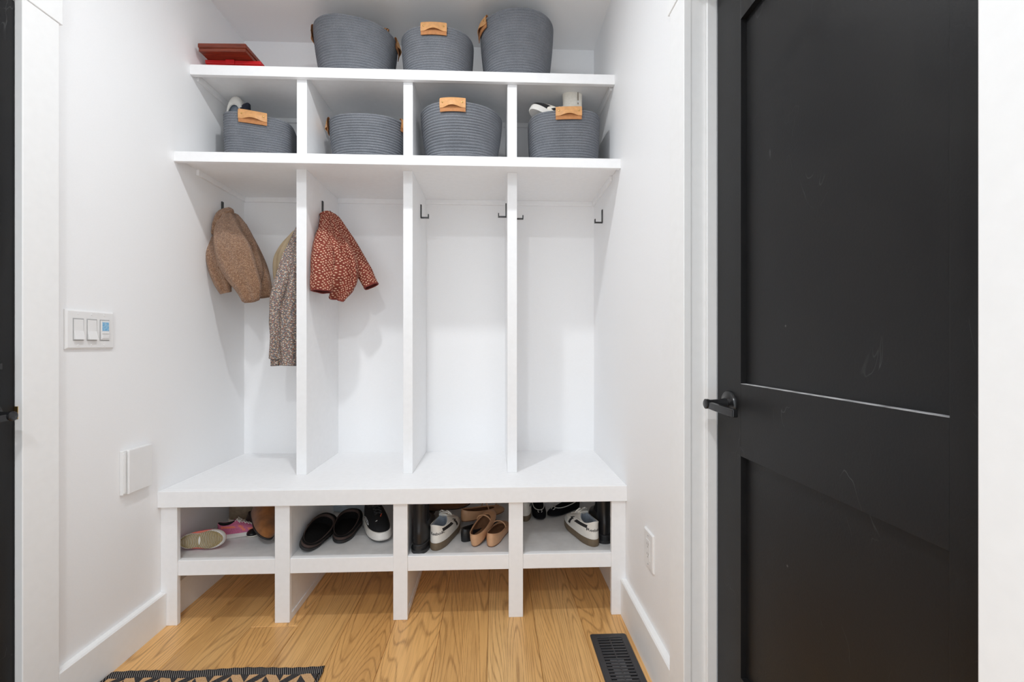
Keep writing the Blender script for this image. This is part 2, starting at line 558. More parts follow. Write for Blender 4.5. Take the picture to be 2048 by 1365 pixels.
# left wall with a doorway, right wall with a doorway
LD0, LD1, LDZ = 0.44, 1.262, 2.022      # rough opening in the left wall (Y from, Y to, height)
RD0, RD1, RDZ = 0.434, 1.180, 2.045
wl = MB()
wl.box(XL - 0.1, XL, LD1 + 0.02, YB, 0, ZC).box(XL - 0.1, XL, YS, LD0 - 0.02, 0, ZC).box(XL - 0.1, XL, LD0 - 0.02, LD1 + 0.02, LDZ + 0.02, ZC)
struct(wl.build('wall_left', M['wall']), 'white painted wall with light switches beside the bench', 'wall')
wr = MB()
wr.box(XR, XR + 0.12, RD1 + 0.02, YB, 0, ZC).box(XR, XR + 0.12, YS, RD0 - 0.02, 0, ZC).box(XR, XR + 0.12, RD0 - 0.02, RD1 + 0.02, RDZ + 0.02, ZC)
struct(wr.build('wall_right', M['wall']), 'white painted wall between the bench and the black door', 'wall')


def baseboard(name, x_wall, sx, y0, y1, h, label):
    """profile: flat board with an eased, slightly sloped top"""
    m = MB()
    t = 0.021
    prof = [(0, 0), (t, 0), (t, h - 0.006), (t - 0.004, h - 0.001), (0, h)]
    loops = [[Vector((x_wall + sx * a, y, z)) for a, z in prof] for y in (y0, y1)]
    m.loft(loops, True, True, True)
    return struct(m.build(name, M['trim']), label, 'baseboard')


b = baseboard('baseboard_left', XL, 1, 1.348, 1.769, 0.132, 'white baseboard along the wall under the light switches')
boxo('baseboard_return', M['trim'], XL, XL + 0.02, 1.791, YB, 0, 0.132, b)
b = baseboard('baseboard_right', XR, -1, 1.272, 1.769, 0.146, 'white baseboard beside the floor vent')
boxo('baseboard_return', M['trim'], XR - 0.02, XR, 1.791, YB, 0, 0.14, b)
b = boxo('baseboard_back', M['trim'], XL + 0.02, XR - 0.02, YB - 0.016, YB, 0, 0.132)
struct(b, 'white baseboard on the back wall under the shoe shelf', 'baseboard')


# ---------------------------------------------------------- doorway trim and doors
def shaker_door(name, xface, sx, y0, y1, z1, label):
    """door leaf; room face at xface, body extends away from the room (sx)"""
    root = empty(name, (xface, (y0 + y1) / 2, 0), label=label, cat='door', kind='structure')
    w = (y1 - y0) / 2
    st = 0.112; T = 0.036
    X = lambda a: sx * a

    def bx(nm, ya, yb, za, zb, d0=0.0, d1=T, bev=0.0005):
        a, c = sorted((X(d0), X(d1)))
        return boxo(nm, M['door'], a, c, ya, yb, za, zb, root, bev)
    bx('stile', -w, -w + st, 0.008, z1)
    bx('stile', w - st, w, 0.008, z1)
    bx('rail', -w + st, w - st, 0.008, 0.279)
    bx('rail', -w + st, w - st, 0.817, 0.9926)
    bx('rail', -w + st, w - st, 1.878, z1)
    bx('panel', -w + st - 0.004, w - st + 0.004, 0.275, 0.821, 0.014, 0.030, 0)
    bx('panel', -w + st - 0.004, w - st + 0.004, 0.9886, 1.882, 0.014, 0.030, 0)
    return root


def lathe_x(m, prof, y, z, sx, n=28):
    loops = [[Vector((sx * d, y + r * math.cos(2 * PI * j / n), z + r * math.sin(2 * PI * j / n))) for j in range(n)] for d, r in prof]
    m.loft(loops, True, True, True)


def lever_handle(door, y, z, sx, ydir):
    """rose on the face, neck into the room, square lever towards ydir"""
    m = MB()
    lathe_x(m, [(0, 0.0335), (0.004, 0.0335), (0.008, 0.031), (0.010, 0.020), (0.013, 0.016)], y, z, sx)
    rose = m.build('door_handle', M['metal_black'], door, smooth=True, angle=35)
    tag(rose, 'black lever door handle')
    m = MB()
    lathe_x(m, [(0.010, 0.0145), (0.030, 0.0115), (0.052, 0.0105), (0.058, 0.0125), (0.064, 0.0125), (0.066, 0.009)], y, z, sx)
    m.build('neck', M['metal_black'], rose, smooth=True, angle=35)
    m = MB()
    loops = []
    for q in range(9):
        s = q / 8
        yy = y + ydir * (0.0 + 0.108 * s)
        h = 0.0085 + 0.001 * s
        t = 0.0065
        xc = 0.056 - 0.010 * s * s
        zc = z - 0.002 - 0.006 * s
        loops.append([Vector((sx * (xc + a), yy, zc + b_)) for a, b_ in ((-t, -h), (t, -h), (t * 0.9, h * 0.9), (-t * 0.9, h))])
    m.loft(loops, True, True, True)
    m.build('lever', M['metal_black'], rose, bevel=0.002)
    return rose


d1 = shaker_door('door_1', 0.598, 1, 0.449, 1.168, 2.034, 'black two panel door with a lever handle beside the bench')
lever_handle(d1, 1.1045 - d1.location.y, 0.938, -1, -1)
boxo('pale_edge', M['pale_strip'], -0.0002, 0.0136, -0.2475, 0.2475, 0.9926, 0.9934, d1, 0)  # thin pale grey strip along the top of the middle rail
d2 = shaker_door('door_2', XL - 0.001, -1, 0.456, 1.247, 2.010, 'black door at the far left edge of the picture')
lever_handle(d2, 1.182 - d2.location.y, 0.906, 1, -1)
m = MB(); lathe_x(m, [(0, 0.030), (0.006, 0.029), (0.012, 0.024), (0.014, 0.012)], 1.172 - d2.location.y, 1.032, 1)
m.box(0.012, 0.030, 1.172 - d2.location.y - 0.018, 1.172 - d2.location.y + 0.018, 1.024, 1.040)
tag(m.build('deadbolt_turn', M['metal_black'], d2, smooth=True, angle=35), 'black deadbolt turn')


def door_trim(name, xw, sx, y0, y1, zh, depth, yo, stop, label):
    """casing, head casing, jambs and stops of a doorway; sx points into the wall, yo is the outer end of the far casing"""
    root = empty(name, (xw, 0, 0), label=label, cat='door trim', kind='structure')
    W = 0.094

    def bx(nm, d0, d1, ya, yb, za, zb, bev=0.002):
        a, c = sorted((sx * d0, sx * d1))
        return boxo(nm, M['trim'], a, c, ya, yb, za, zb, root, bev)
    bx('casing', -0.021, 0, y1 - 0.005, yo, 0, zh)
    bx('casing', -0.021, 0, y0 + 0.005 - W, y0 + 0.005, 0, zh)
    bx('head_casing', -0.024, 0, y0 - W - 0.005, yo + 0.008, zh + 0.0003, zh + 0.115)
    bx('jamb', 0, depth, y1, y1 + 0.02, 0, zh + 0.01, 0.001)
    bx('jamb', 0, depth, y0 - 0.02, y0, 0, zh + 0.01, 0.001)
    bx('head_jamb', 0, depth, y0, y1, zh - 0.008, zh + 0.012, 0.001)
    if stop:
        s0, s1 = stop
        bx('stop', s0, s1, y1 - 0.011, y1, 0, zh - 0.008, 0.002)
        bx('stop', s0, s1, y0, y0 + 0.011, 0, zh - 0.008, 0.002)
        bx('stop', s0, s1, y0 + 0.011, y1 - 0.011, zh - 0.019, zh - 0.008, 0.002)
    return root


door_trim('trim_1', XR, 1, RD0 + 0.01, RD1, 2.045, 0.11, 1.272, (0.040, 0.067), 'white casing around the black door with the handle')
tl = door_trim('trim_2', XL, -1, LD0 + 0.012, LD1 - 0.011, 2.022, 0.09, 1.348, None, 'white casing around the door at the left edge')
m = MB(); m.box(0.0, 0.010, 1.2445, 1.2462, 0.888, 0.922)
tag(m.build('strike_plate', M['brass'], tl), 'small brass strike plate')

# ------------------------------------------------------------------ built-in lockers
SH1, SH2 = 2.273, 1.864
lock = empty('locker_unit', ((XL + XR) / 2, YB, 0), label='white built-in locker shelving with four open bays above the bench', cat='built-in shelving')
cx, cy = lock.location.x, lock.location.y


def lk(nm, x0, x1, y0, y1, z0, z1, bev=0.0015):
    return boxo(nm, M['cab'], x0 - cx, x1 - cx, y0 - cy, y1 - cy, z0, z1, lock, bev)


g = 0.0
lk('shelf_board', XL, XR, 1.955, YB, SH1 - 0.021, SH1)
lk('shelf_nosing', XL, XR, 1.935, 1.955, SH1 - 0.043, SH1)
lk('shelf_board', XL, XR, 1.86, YB, SH2 - 0.021, SH2)
lk('shelf_nosing', XL, XR, 1.84, 1.86, SH2 - 0.040, SH2)
DIV = [(-0.851, -0.808), (-0.395, -0.354), (0.059, 0.101)]
BAYS = [(XL, -0.851), (-0.808, -0.395), (-0.354, 0.059), (0.101, XR)]
BT = 0.524
for x0, x1 in DIV:
    lk('divider', x0, x1, 1.953, YB, BT, SH2 - 0.021)
    lk('divider', x0, x1, 1.957, YB, SH2, SH1 - 0.021)
for x0, x1 in BAYS:
    lk('cleat', x0, x1, YB - 0.012, YB, SH2 - 0.046, SH2 - 0.021)
    lk('cleat', x0, x1, YB - 0.012, YB, SH1 - 0.044, SH1 - 0.021)
for zz in (SH1, SH2):
    lk('cleat', XL, XL + 0.012, 1.975, YB - 0.012, zz - 0.046, zz - 0.021)
    lk('cleat', XR - 0.012, XR, 1.975, YB - 0.012, zz - 0.046, zz - 0.021)

# ------------------------------------------------------------------ bench
bench = empty('shoe_bench', ((XL + XR) / 2, 2.05, 0), label='white built-in bench with four shoe cubbies and open legs', cat='bench')
cx, cy = bench.location.x, bench.location.y


def bn(nm, x0, x1, y0, y1, z0, z1, mat='cab', bev=0.0018):
    return boxo(nm, M[mat], x0 - cx, x1 - cx, y0 - cy, y1 - cy, z0, z1, bench, bev)


bn('seat_board', XL, XR, 1.775, YB, BT - 0.024, BT)
bn('seat_nosing', XL, XR, 1.753, 1.775, BT - 0.062, BT)
POST = [(XL, -1.2234), (-0.854, -0.797), (-0.397, -0.341), (0.0585, 0.1156), (0.4716, XR)]
for x0, x1 in POST:
    bn('post', x0, x1, 1.770, 1.790, 0, BT - 0.0245)
SHZ = 0.246
for (a, b_), (c, d) in zip(POST, POST[1:]):
    bn('rail', b_, c, 1.775, 1.797, 0.190, SHZ + 0.003)
    l = b_ - 0.006 if a > XL else XL
    r_ = d - 0.026 if d < XR else XR
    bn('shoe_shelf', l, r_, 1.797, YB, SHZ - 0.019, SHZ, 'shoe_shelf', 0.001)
for x0, x1 in POST[1:4]:
    bn('partition', x1 - 0.026, x1 - 0.006, 1.790, YB, 0, BT - 0.0245)
    bn('partition_base', x1 - 0.006, x1 - 0.001, 1.790, YB - 0.016, 0, 0.028)


# ------------------------------------------------------------------ hooks
def hook(loc, sx, label):
    root = empty('coat_hook', loc, label=label, cat='hook', group='black wall hooks in the locker bays')
    def bx(nm, a0, a1, z0, z1):
        a, c = sorted((sx * a0, sx * a1))
        boxo(nm, M['metal_black'], a, c, -0.007, 0.007, z0, z1, root, 0.0012)
    bx('back_plate', 0, 0.005, -0.066, 0.0)
    bx('arm', 0.005, 0.040, -0.066, -0.060)
    bx('tip', 0.035, 0.040, -0.060, -0.046)
    return root


hook((XL, 2.158, 1.762), 1, 'black hook on the left wall with the brown fleece jacket')
hook((-0.851, 2.14, 1.762), -1, 'black hook holding the dark floral jacket')
hook((-0.808, 2.13, 1.762), 1, 'black hook with the rust floral jacket')
hook((-0.354, 2.165, 1.762), 1, 'empty black hook in the third bay on its left divider')
hook((0.059, 2.10, 1.752), -1, 'empty black hook in the third bay beside its right divider')
hook((0.101, 2.13, 1.752), 1, 'empty black hook in the fourth bay on its left divider')
hook((XR, 2.155, 1.745), -1, 'empty black hook on the right wall of the fourth bay')


# ------------------------------------------------------------------ wall plates
def switch_plate():
    root = empty('light_switch', (XL, 1.4665, 1.134), label='white triple wall plate with two rockers and a lit timer', cat='light switch')
    hw, hh = 0.0845, 0.0605
    m = MB()
    m.loft([[Vector((0, s * hw, t * hh)) for s, t in ((-1, -1), (1, -1), (1, 1), (-1, 1))],
            [Vector((0.004, s * hw, t * hh)) for s, t in ((-1, -1), (1, -1), (1, 1), (-1, 1))],
            [Vector((0.008, s * (hw - 0.005), t * (hh - 0.005))) for s, t in ((-1, -1), (1, -1), (1, 1), (-1, 1))]], True, True, True)
    m.build('plate', M['plastic'], root, bevel=0.001)
    for k, yc in enumerate((-0.046, 0.0, 0.046)):
        boxo('bezel', M['seam'], 0.008, 0.0092, yc - 0.0178, yc + 0.0178, -0.0345, 0.0345, root, 0.0005)
        for zz in (-0.0485, 0.0485):
            m = MB(); lathe_x(m, [(0.0078, 0.003), (0.0092, 0.0028)], yc, zz, 1, 12)
            m.build('screw', M['plastic'], root)
        if k < 2:
            m = MB()
            w = 0.0155
            prof = [(0.0092, 0.031), (0.0100, 0.031), (0.0108, -0.004), (0.0172, -0.031), (0.0092, -0.031)]
            m.loft([[Vector((a, yc + s * w, z)) for a, z in prof] for s in (-1, 1)], True, True, True)
            m.build('rocker', M['plastic'], root, bevel=0.0006)
        else:
            boxo('timer_body', M['plastic'], 0.0092, 0.0112, yc - 0.0155, yc + 0.0155, -0.031, 0.031, root, 0.0006)
            sc = boxo('timer_screen', M['screen'], 0.0112, 0.0119, yc - 0.011, yc + 0.013, -0.002, 0.026, root, 0)
            tag(sc, 'small lit blue screen')
            boxo('button', M['plastic'], 0.0112, 0.0132, yc - 0.0115, yc + 0.0125, -0.011, -0.0065, root, 0.0005)
            boxo('button', M['plastic'], 0.0112, 0.0132, yc - 0.0115, yc + 0.0125, -0.026, -0.015, root, 0.0005)
switch_plate()

root = empty('wall_inlet_cover', (XL, 1.641, 0.6435), label='blank white square cover plate low on the wall near the bench', cat='cover plate')
boxo('frame', M['plastic'], 0, 0.012, -0.060, 0.060, -0.0765, 0.0765, root, 0.002)
boxo('lid', M['plastic'], 0.012, 0.021, -0.046, 0.060, -0.0765, 0.0765, root, 0.003)
boxo('hinge', M['plastic'], 0.012, 0.015, -0.058, -0.049, -0.070, 0.070, root, 0.001)

root = empty('power_outlet', (XR, 1.492, 0.390), label='white wall outlet on the right wall above the baseboard', cat='outlet')
m = MB()
hw, hh = 0.043, 0.063
q = ((-1, -1), (1, -1), (1, 1), (-1, 1))
m.loft([[Vector((0, s * hw, t * hh)) for s, t in q], [Vector((-0.004, s * hw, t * hh)) for s, t in q],
        [Vector((-0.007, s * (hw - 0.004), t * (hh - 0.004))) for s, t in q]], True, True, True)
m.build('plate', M['plastic'], root, bevel=0.001)
boxo('insert', M['plastic'], -0.0085, -0.007, -0.0168, 0.0168, -0.034, 0.034, root, 0.0006)
for zz in (-0.017, 0.017):
    for yy, hz in ((-0.006, 0.0042), (0.006, 0.0034)):
        boxo('slot', M['plastic_dark'], -0.0089, -0.0080, yy - 0.0011, yy + 0.0011, zz - hz + 0.003, zz + hz + 0.003, root, 0)
    m = MB(); lathe_x(m, [(0.0080, 0.0023), (0.0089, 0.0023)], 0, zz - 0.007, -1, 10); m.build('ground_hole', M['plastic_dark'], root)
for zz in (-0.048, 0.048):
    m = MB(); lathe_x(m, [(0.006, 0.0028), (0.0079, 0.0026)], 0, zz, -1, 10); m.build('screw', M['steel'], root)

# ------------------------------------------------------------------ floor vent
VX, VY0, VY1 = 0.425, 1.345, 1.652
vent = empty('floor_vent', (VX, (VY0 + VY1) / 2, 0), label='black metal floor register let into the oak beside the baseboard', cat='floor vent')
hw, hl = 0.0675, (VY1 - VY0) / 2
iw, il = 0.045, hl - 0.022
def rrect(w, l, r, z, q=6):
    out = []
    for cx_, cy_, a0 in ((w - r, l - r, 0), (-w + r, l - r, 90), (-w + r, -l + r, 180), (w - r, -l + r, 270)):
        for k in range(q + 1):
            a = R(a0 + 90 * k / q)
            out.append(Vector((cx_ + r * math.cos(a), cy_ + r * math.sin(a), z)))
    return out


m = MB()
m.loft([rrect(iw, il, 0.001, 0.0002), rrect(hw, hl, 0.009, 0.0002), rrect(hw, hl, 0.009, 0.0025), rrect(hw - 0.003, hl - 0.003, 0.007, 0.0045),
        rrect(iw + 0.001, il + 0.001, 0.001, 0.0042), rrect(iw, il, 0.001, 0.0030), rrect(iw, il, 0.001, 0.0002)])
m.build('frame', M['metal_vent'], vent)
ns = 18
for k in range(ns):
    y = -il + (k + 0.5) * 2 * il / ns
    mm = MB()
    w = 2 * il / ns * 0.26
    mm.loft([[Vector((x, y - w, 0.0040)), Vector((x, y + w, 0.0032)), Vector((x, y + w - 0.001, 0.0008)), Vector((x, y - w - 0.001, 0.0016))] for x in (-iw, iw)], True, True, True)
    mm.build('slat', M['metal_vent'], vent)
boxo('centre_bar', M['metal_vent'], -0.002, 0.002, -il, il, 0.0008, 0.0034, vent, 0)
boxo('duct', M['duct_dark'], -iw, iw, -il, il, 0.0001, 0.0004, vent, 0)
boxo('damper', M['steel'], -0.026, 0.022, -0.085, 0.02, 0.0004, 0.0010, vent, 0)

# ------------------------------------------------------------------ rug
RX0, RX1, RY0, RY1 = -1.255, -0.569, -0.75, 1.520
rug = empty('runner_rug', ((RX0 + RX1) / 2, RY1, 0), label='tan and charcoal chevron runner rug on the oak floor', cat='rug')
hw = (RX1 - RX0) / 2
m = MB()
nx, ny = 24, 60
def rz(x, y):
    return 0.006 + 0.0012 * mnoise.noise(Vector((x * 6, y * 6, 2.0)))
rows_ = []
for j in range(ny + 1):
    y = -0.026 + (RY0 - RY1 + 0.026) * j / ny
    rows_.append([Vector((-hw + 0.008 + (2 * hw - 0.016) * i / nx, y, rz(i / nx, y))) for i in range(nx + 1)])
m.loft(rows_, closed=False)
bot = [[Vector((p.x, p.y, 0.0005)) for p in r_] for r_ in rows_]
m.loft(bot, closed=False)
m.build('woven_field', M['rug'], rug, smooth=True)
m = MB()
pts = [Vector((-hw + 2 * hw * i / 60, -0.016 + 0.006 * math.sin(i * 0.21) * 0.6 + 0.0015 * math.sin(i * 1.7), 0.0056)) for i in range(61)]
loops = []
for p in pts:
    loops.append([p + Vector((0, 0.016 * math.cos(2 * PI * j / 12), 0.0052 * math.sin(2 * PI * j / 12))) for j in range(12)])
m.loft(loops, True, True, True)
tag(m.build('bound_edge', M['rug_edge'], rug, smooth=True), 'charcoal overcast end binding')
for s in (-1, 1):
    m = MB()
    m.tube([Vector((s * hw, -0.02 + (RY0 - RY1 + 0.02) * i / 120, 0.005 + 0.0004 * math.sin(i))) for i in range(121)], 0.0046, 8)
    m.build('side_selvedge', M['rug_edge'], rug, smooth=True)


# ------------------------------------------------------------------ rope baskets
def basket(label, loc, rotz, a, b_, H, flare=0.82, rows_n=24, expo=2.7, rim=None, dent=None, handles=(), group='grey rope storage baskets'):
    """a, b_: half widths at the rim; rim(theta) rim height offset; dent(theta, s) radial offset"""
    root = empty('rope_basket', loc, (0, 0, rotz), label, 'basket', group)
    rim = rim or (lambda t: 0.0)
    dent = dent or (lambda t, s: 0.0)

    def surf(th, s, off=0.0):
        k = flare + (1 - flare) * (1 - max(0.0, 1 - s) ** 1.6)
        if s < 0.12: k *= 1 - 0.10 * (1 - s / 0.12) ** 2
        c, sn = math.cos(th), math.sin(th)
        rr = (abs(c / a) ** expo + abs(sn / b_) ** expo) ** (-1 / expo)
        rr = rr * k + off + dent(th, s)
        z = s * (H + rim(th) * s)
        return Vector((rr * c, rr * sn, z))

    n = 112
    ropeR = H / rows_n * 0.46
    m = MB()
    loops = []
    sub = 6
    loops.append([surf(2 * PI * j / n, 0.0, -0.02) for j in range(n)])
    for r_ in range(rows_n):
        for q_ in range(sub):
            f = q_ / sub
            s = (r_ + f) / rows_n
            bump = ropeR * (math.sin(PI * f) ** 0.6 if f > 0 else 0)
            loops.append([surf(2 * PI * j / n, (r_ + f) / rows_n, bump) for j in range(n)])
    loops.append([surf(2 * PI * j / n, 1.0, 0.0) for j in range(n)])
    for s, off in ((1.0, -0.008), (0.9, -0.011), (0.6, -0.011), (0.3, -0.011), (0.04, -0.013)):
        loops.append([surf(2 * PI * j / n, s, off) for j in range(n)])
    m.loft(loops, True, True, True)
    m.build('basket_body', M['rope'], root, smooth=True)

    def perim(th, ds):
        # walk ds metres along the rim from th
        st = 40; sgn = 1 if ds >= 0 else -1; left = abs(ds); t = th
        d = 0.004
        while left > 1e-5:
            p0 = surf(t, 0.95); p1 = surf(t + sgn * d, 0.95)
            L_ = (p1 - p0).length
            if L_ >= left: t += sgn * d * left / L_; break
            left -= L_; t += sgn * d
        return t

    for th, wide in handles:
        nw = 16
        ths = [perim(th, wide * (i / nw - 0.5)) for i in range(nw + 1)]
        m = MB()
        # back plate
        plate = []
        for (dz, off) in ((0.006, -0.004), (0.008, 0.003), (-0.004, 0.0065), (-0.030, 0.0075), (-0.046, 0.0075), (-0.046, 0.0045), (-0.02, 0.0045)):
            plate.append([surf(t, 1 + dz / H * 1.0, off + ropeR) for t in ths])
        m.loft(plate, closed=False)
        hd = m.build('handle', M['leather_in'], root, smooth=False)
        tag(hd, 'tan leather carry handle with brass rivets')
        m = MB()
        st_ = []
        for (dz, o0, bul) in ((0.009, -0.002, 0), (0.0105, 0.004, 0.0), (0.004, 0.0085, 0.002), (-0.012, 0.0095, 0.006), (-0.031, 0.0095, 0.010), (-0.031, 0.0078, 0.0085), (-0.010, 0.0078, 0.004)):
            row_ = []
            for i, t in enumerate(ths):
                e = abs(i / nw - 0.5) * 2
                arch = max(0.0, math.cos(min(1, e / 0.72) * PI / 2)) ** 1.3
                wav = 0.006 * arch if dz < -0.02 else 0
                row_.append(surf(t, 1 + (dz + wav) / H, o0 + bul * arch + ropeR))
            st_.append(row_)
        m.loft(st_, closed=False)
        m.build('strap', M['leather'], hd, smooth=True, angle=50)
        for i in (2, nw - 2):
            p0 = surf(ths[i], 1 - 0.010 / H, ropeR + 0.0098); p1 = surf(ths[i], 1 - 0.010 / H, ropeR + 0.03)
            d_ = (p1 - p0).normalized()
            mm = MB(); mm.tube([p0 - d_ * 0.001, p0 + d_ * 0.0010, p0 + d_ * 0.0018], [0.0036, 0.0034, 0.0018], 12)
            mm.build('rivet', M['brass'], hd, smooth=True)
    return root


g5 = basket('grey rope basket on top shelf nearest the red box, leopard print inside', (-0.650, 2.135, SH1), R(4), 0.184, 0.152, 0.262, 0.78, 24, 2.25,
            rim=lambda t: -0.004 + 0.016 * math.cos(t - R(200)), handles=((R(178), 0.10), (R(2), 0.10)))
g6 = basket('grey rope basket in the middle of the top shelf, handle facing the room', (-0.262, 2.10, SH1), R(0), 0.162, 0.148, 0.207, 0.88, 20, 2.25,
            rim=lambda t: 0.002 * math.cos(2 * t), handles=((R(-90), 0.105),))
g7 = basket('tall dark grey rope basket on top shelf nearest the black door', (0.108, 2.115, SH1), R(0), 0.168, 0.158, 0.288, 0.82, 26, 2.2,
            rim=lambda t: 0.012 * math.cos(t - R(-60)), handles=((R(200), 0.105),))
g1 = basket('grey rope basket in first cubby holding a white slipper, handle tilted', (-1.092, 2.150, SH2), R(14), 0.140, 0.132, 0.243, 0.94, 23, 4.2,
            rim=lambda t: 0.008 * math.cos(t - R(200)), handles=((R(-93), 0.105),))
g2 = basket('grey rope basket in second cubby with handles on both sides', (-0.590, 2.125, SH2), R(0), 0.172, 0.142, 0.245, 0.78, 22, 2.15,
            rim=lambda t: 0.004 * math.cos(2 * t), handles=((R(188), 0.09), (R(-8), 0.09)))
g3 = basket('grey rope basket in third cubby with a dented front and tan handle', (-0.150, 2.085, SH2), R(3), 0.183, 0.152, 0.268, 0.76, 24, 2.2,
            rim=lambda t: 0.010 * math.cos(t - R(230)), handles=((R(-103), 0.105),),
            dent=lambda t, s: -0.020 * math.exp(-((s - 0.30) / 0.10) ** 2) * max(0.0, math.sin(-t - 0.15)) ** 3)
g4 = basket('grey rope basket in fourth cubby holding a cream bootie and a sneaker', (0.324, 2.078, SH2), R(-4), 0.160, 0.150, 0.246, 0.92, 22, 3.0,
            rim=lambda t: 0.003 * math.cos(t), handles=((R(-86), 0.105),))

# ------------------------------------------------------------------ boxes on the top shelf
rb = empty('red_box', (-1.150, 2.11, SH1), label='flat red box under the wooden box on the top shelf', cat='box')
boxo('box_body', M['red_card'], -0.115, 0.118, -0.10, 0.13, 0, 0.050, rb, 0.002)
boxo('box_lid', M['red_card'], -0.118, 0.121, -0.103, 0.133, 0.050, 0.066, rb, 0.002)
boxo('tab', M['red_card'], -0.028, 0.010, -0.109, -0.103, 0.046, 0.0662, rb, 0.002)
wbx = empty('wooden_box', (-1.158, 2.09, SH1 + 0.067), (0, 0, R(-1.5)), label='mahogany hinged wooden box stacked on a red box', cat='box')
boxo('base_tray', M['mahogany'], -0.099, 0.099, -0.140, 0.12, 0, 0.014, wbx, 0.002)
boxo('lid', M['mahogany'], -0.102, 0.102, -0.143, 0.123, 0.0145, 0.034, wbx, 0.004)
boxo('bottom_moulding', M['mahogany'], -0.092, 0.092, -0.128, 0.108, -0.0005, 0.0002, wbx, 0)


# ------------------------------------------------------------------ shoes
from mathutils.bvhtree import BVHTree
NT = 44


def loop(L=None, yc=0.0, ly=0.1, wx=0.04, zb=0.0, zf=None, zs=0.0, egg=0.12, waist=0.0, blunt=2.3):
    """closed loop round a shoe: heel at -Y, toe at +Y; zb/zf heights at heel/toe, zs extra at the sides"""
    zf = zb if zf is None else zf
    out = []
    for j in range(NT):
        t = 2 * PI * j / NT
        c, s = math.cos(t), math.sin(t)
        e = 2.0 / blunt
        cc = math.copysign(abs(c) ** e, c); ss = math.copysign(abs(s) ** e, s)
        w = wx * (1 + egg * c) * (1 - waist * math.exp(-((c + 0.15) / 0.35) ** 2))
        out.append(Vector((w * ss, yc + ly * cc, zb + (zf - zb) * (1 + c) / 2 + zs * s * s)))
    return out


def shell(root, name, loops, mats, matfn=None, sub=4, cap0=True, cap1=False):
    m = MB()
    lp = catmull(loops, sub)
    m.loft(lp, True, cap0, cap1, matfn)
    return m.build(name, mats, root, smooth=True, angle=60)


def sole(root, name, mat, L_, wx, h, egg, waist, lift=0.0, lug=0, flare=1.0, toe_spring=0.006, y0=0.0):
    m = MB()
    a = loop(yc=y0, ly=L_ / 2 * flare, wx=wx * flare, zb=lift, zf=lift + toe_spring, egg=egg, waist=waist)
    b = loop(yc=y0, ly=L_ / 2, wx=wx, zb=lift + h, zf=lift + h + toe_spring * 0.6, egg=egg, waist=waist)
    a0 = [Vector((p.x * 0.94, y0 + (p.y - y0) * 0.97, p.z)) for p in a]
    a1 = [p + Vector((0, 0, h * 0.2)) for p in a]
    b1 = [Vector((p.x * 0.97, y0 + (p.y - y0) * 0.985, p.z + 0.001)) for p in b]
    m.loft([a0, a1, b, b1], True, True, True)
    o = m.build(name, mat, root, smooth=True, angle=40)
    if lug:
        for k in range(lug):
            y = y0 - L_ / 2 * 0.9 + L_ * 0.9 * k / (lug - 1)
            mm = MB(); c = (y - y0) / (L_ / 2)
            w = wx * flare * math.sqrt(max(0.05, 1 - abs(c) ** 2.3)) * (1 + egg * c)
            mm.box(-w, w, y - L_ / lug * 0.28, y + L_ / lug * 0.28, lift - 0.006, lift + 0.004)
            mm.build('lug', mat, root, bevel=0.001)
    return o


def bvh(o):
    me = o.data
    return BVHTree.FromPolygons([v.co for v in me.vertices], [tuple(p.vertices) for p in me.polygons])


def cast(tree, org, d, back=0.0006):
    h = tree.ray_cast(Vector(org), Vector(d))
    return None if h[0] is None else h[0] - Vector(d) * back


def lettering(root, tree, text, size, x0, z0, mat):
    cu = bpy.data.curves.new('lettering', 'FONT')
    cu.body = text; cu.size = size; cu.align_x = 'CENTER'; cu.offset = size * 0.018
    cu.resolution_u = 3
    to = bpy.data.objects.new('lettering_curve', cu)
    COL.objects.link(to)
    dg = bpy.context.evaluated_depsgraph_get()
    me = bpy.data.meshes.new_from_object(to.evaluated_get(dg))
    bpy.data.objects.remove(to)
    me.name = 'lettering'
    for v in me.vertices:
        x, z = x0 + v.co.x, z0 + v.co.y
        p = cast(tree, (x, -1, z), (0, 1, 0), 0.0008)
        v.co = p if p else Vector((x, -0.13, z))
    me.materials.clear(); me.materials.append(mat)
    o = bpy.data.objects.new('lettering', me); COL.objects.link(o); o.parent = root
    return tag(o, 'small black brand lettering on the heel')


def lace_bars(root, tree, ys, w, mat, r=0.0026, cross=True):
    for i, y in enumerate(ys):
        for dy in ((0.007, -0.007) if cross else (0.0,)):
            pts = []
            for k in range(9):
                x = w * (k / 8 * 2 - 1)
                p = cast(tree, (x, y + dy * (k / 8 * 2 - 1), 1), (0, 0, -1), 0.0015)
                if p: pts.append(p)
            if len(pts) > 3:
                m = MB(); m.tube(pts, r, 6); m.build('lace', mat, root, smooth=True)


def place(root, x, y, z, rz=0.0, rx=0.0, ry=0.0, axes=None):
    if axes:
        yv = Vector(axes[0]).normalized(); zv = Vector(axes[1]); zv = (zv - yv * zv.dot(yv)).normalized()
        xv = yv.cross(zv)
        mt = Matrix((xv, yv, zv)).transposed()
        root.rotation_euler = mt.to_euler()
    else:
        root.rotation_euler = Euler((R(rx), R(ry), R(rz)), 'XYZ')
    root.location = (x, y, z)
    settle(root, z)
    return root


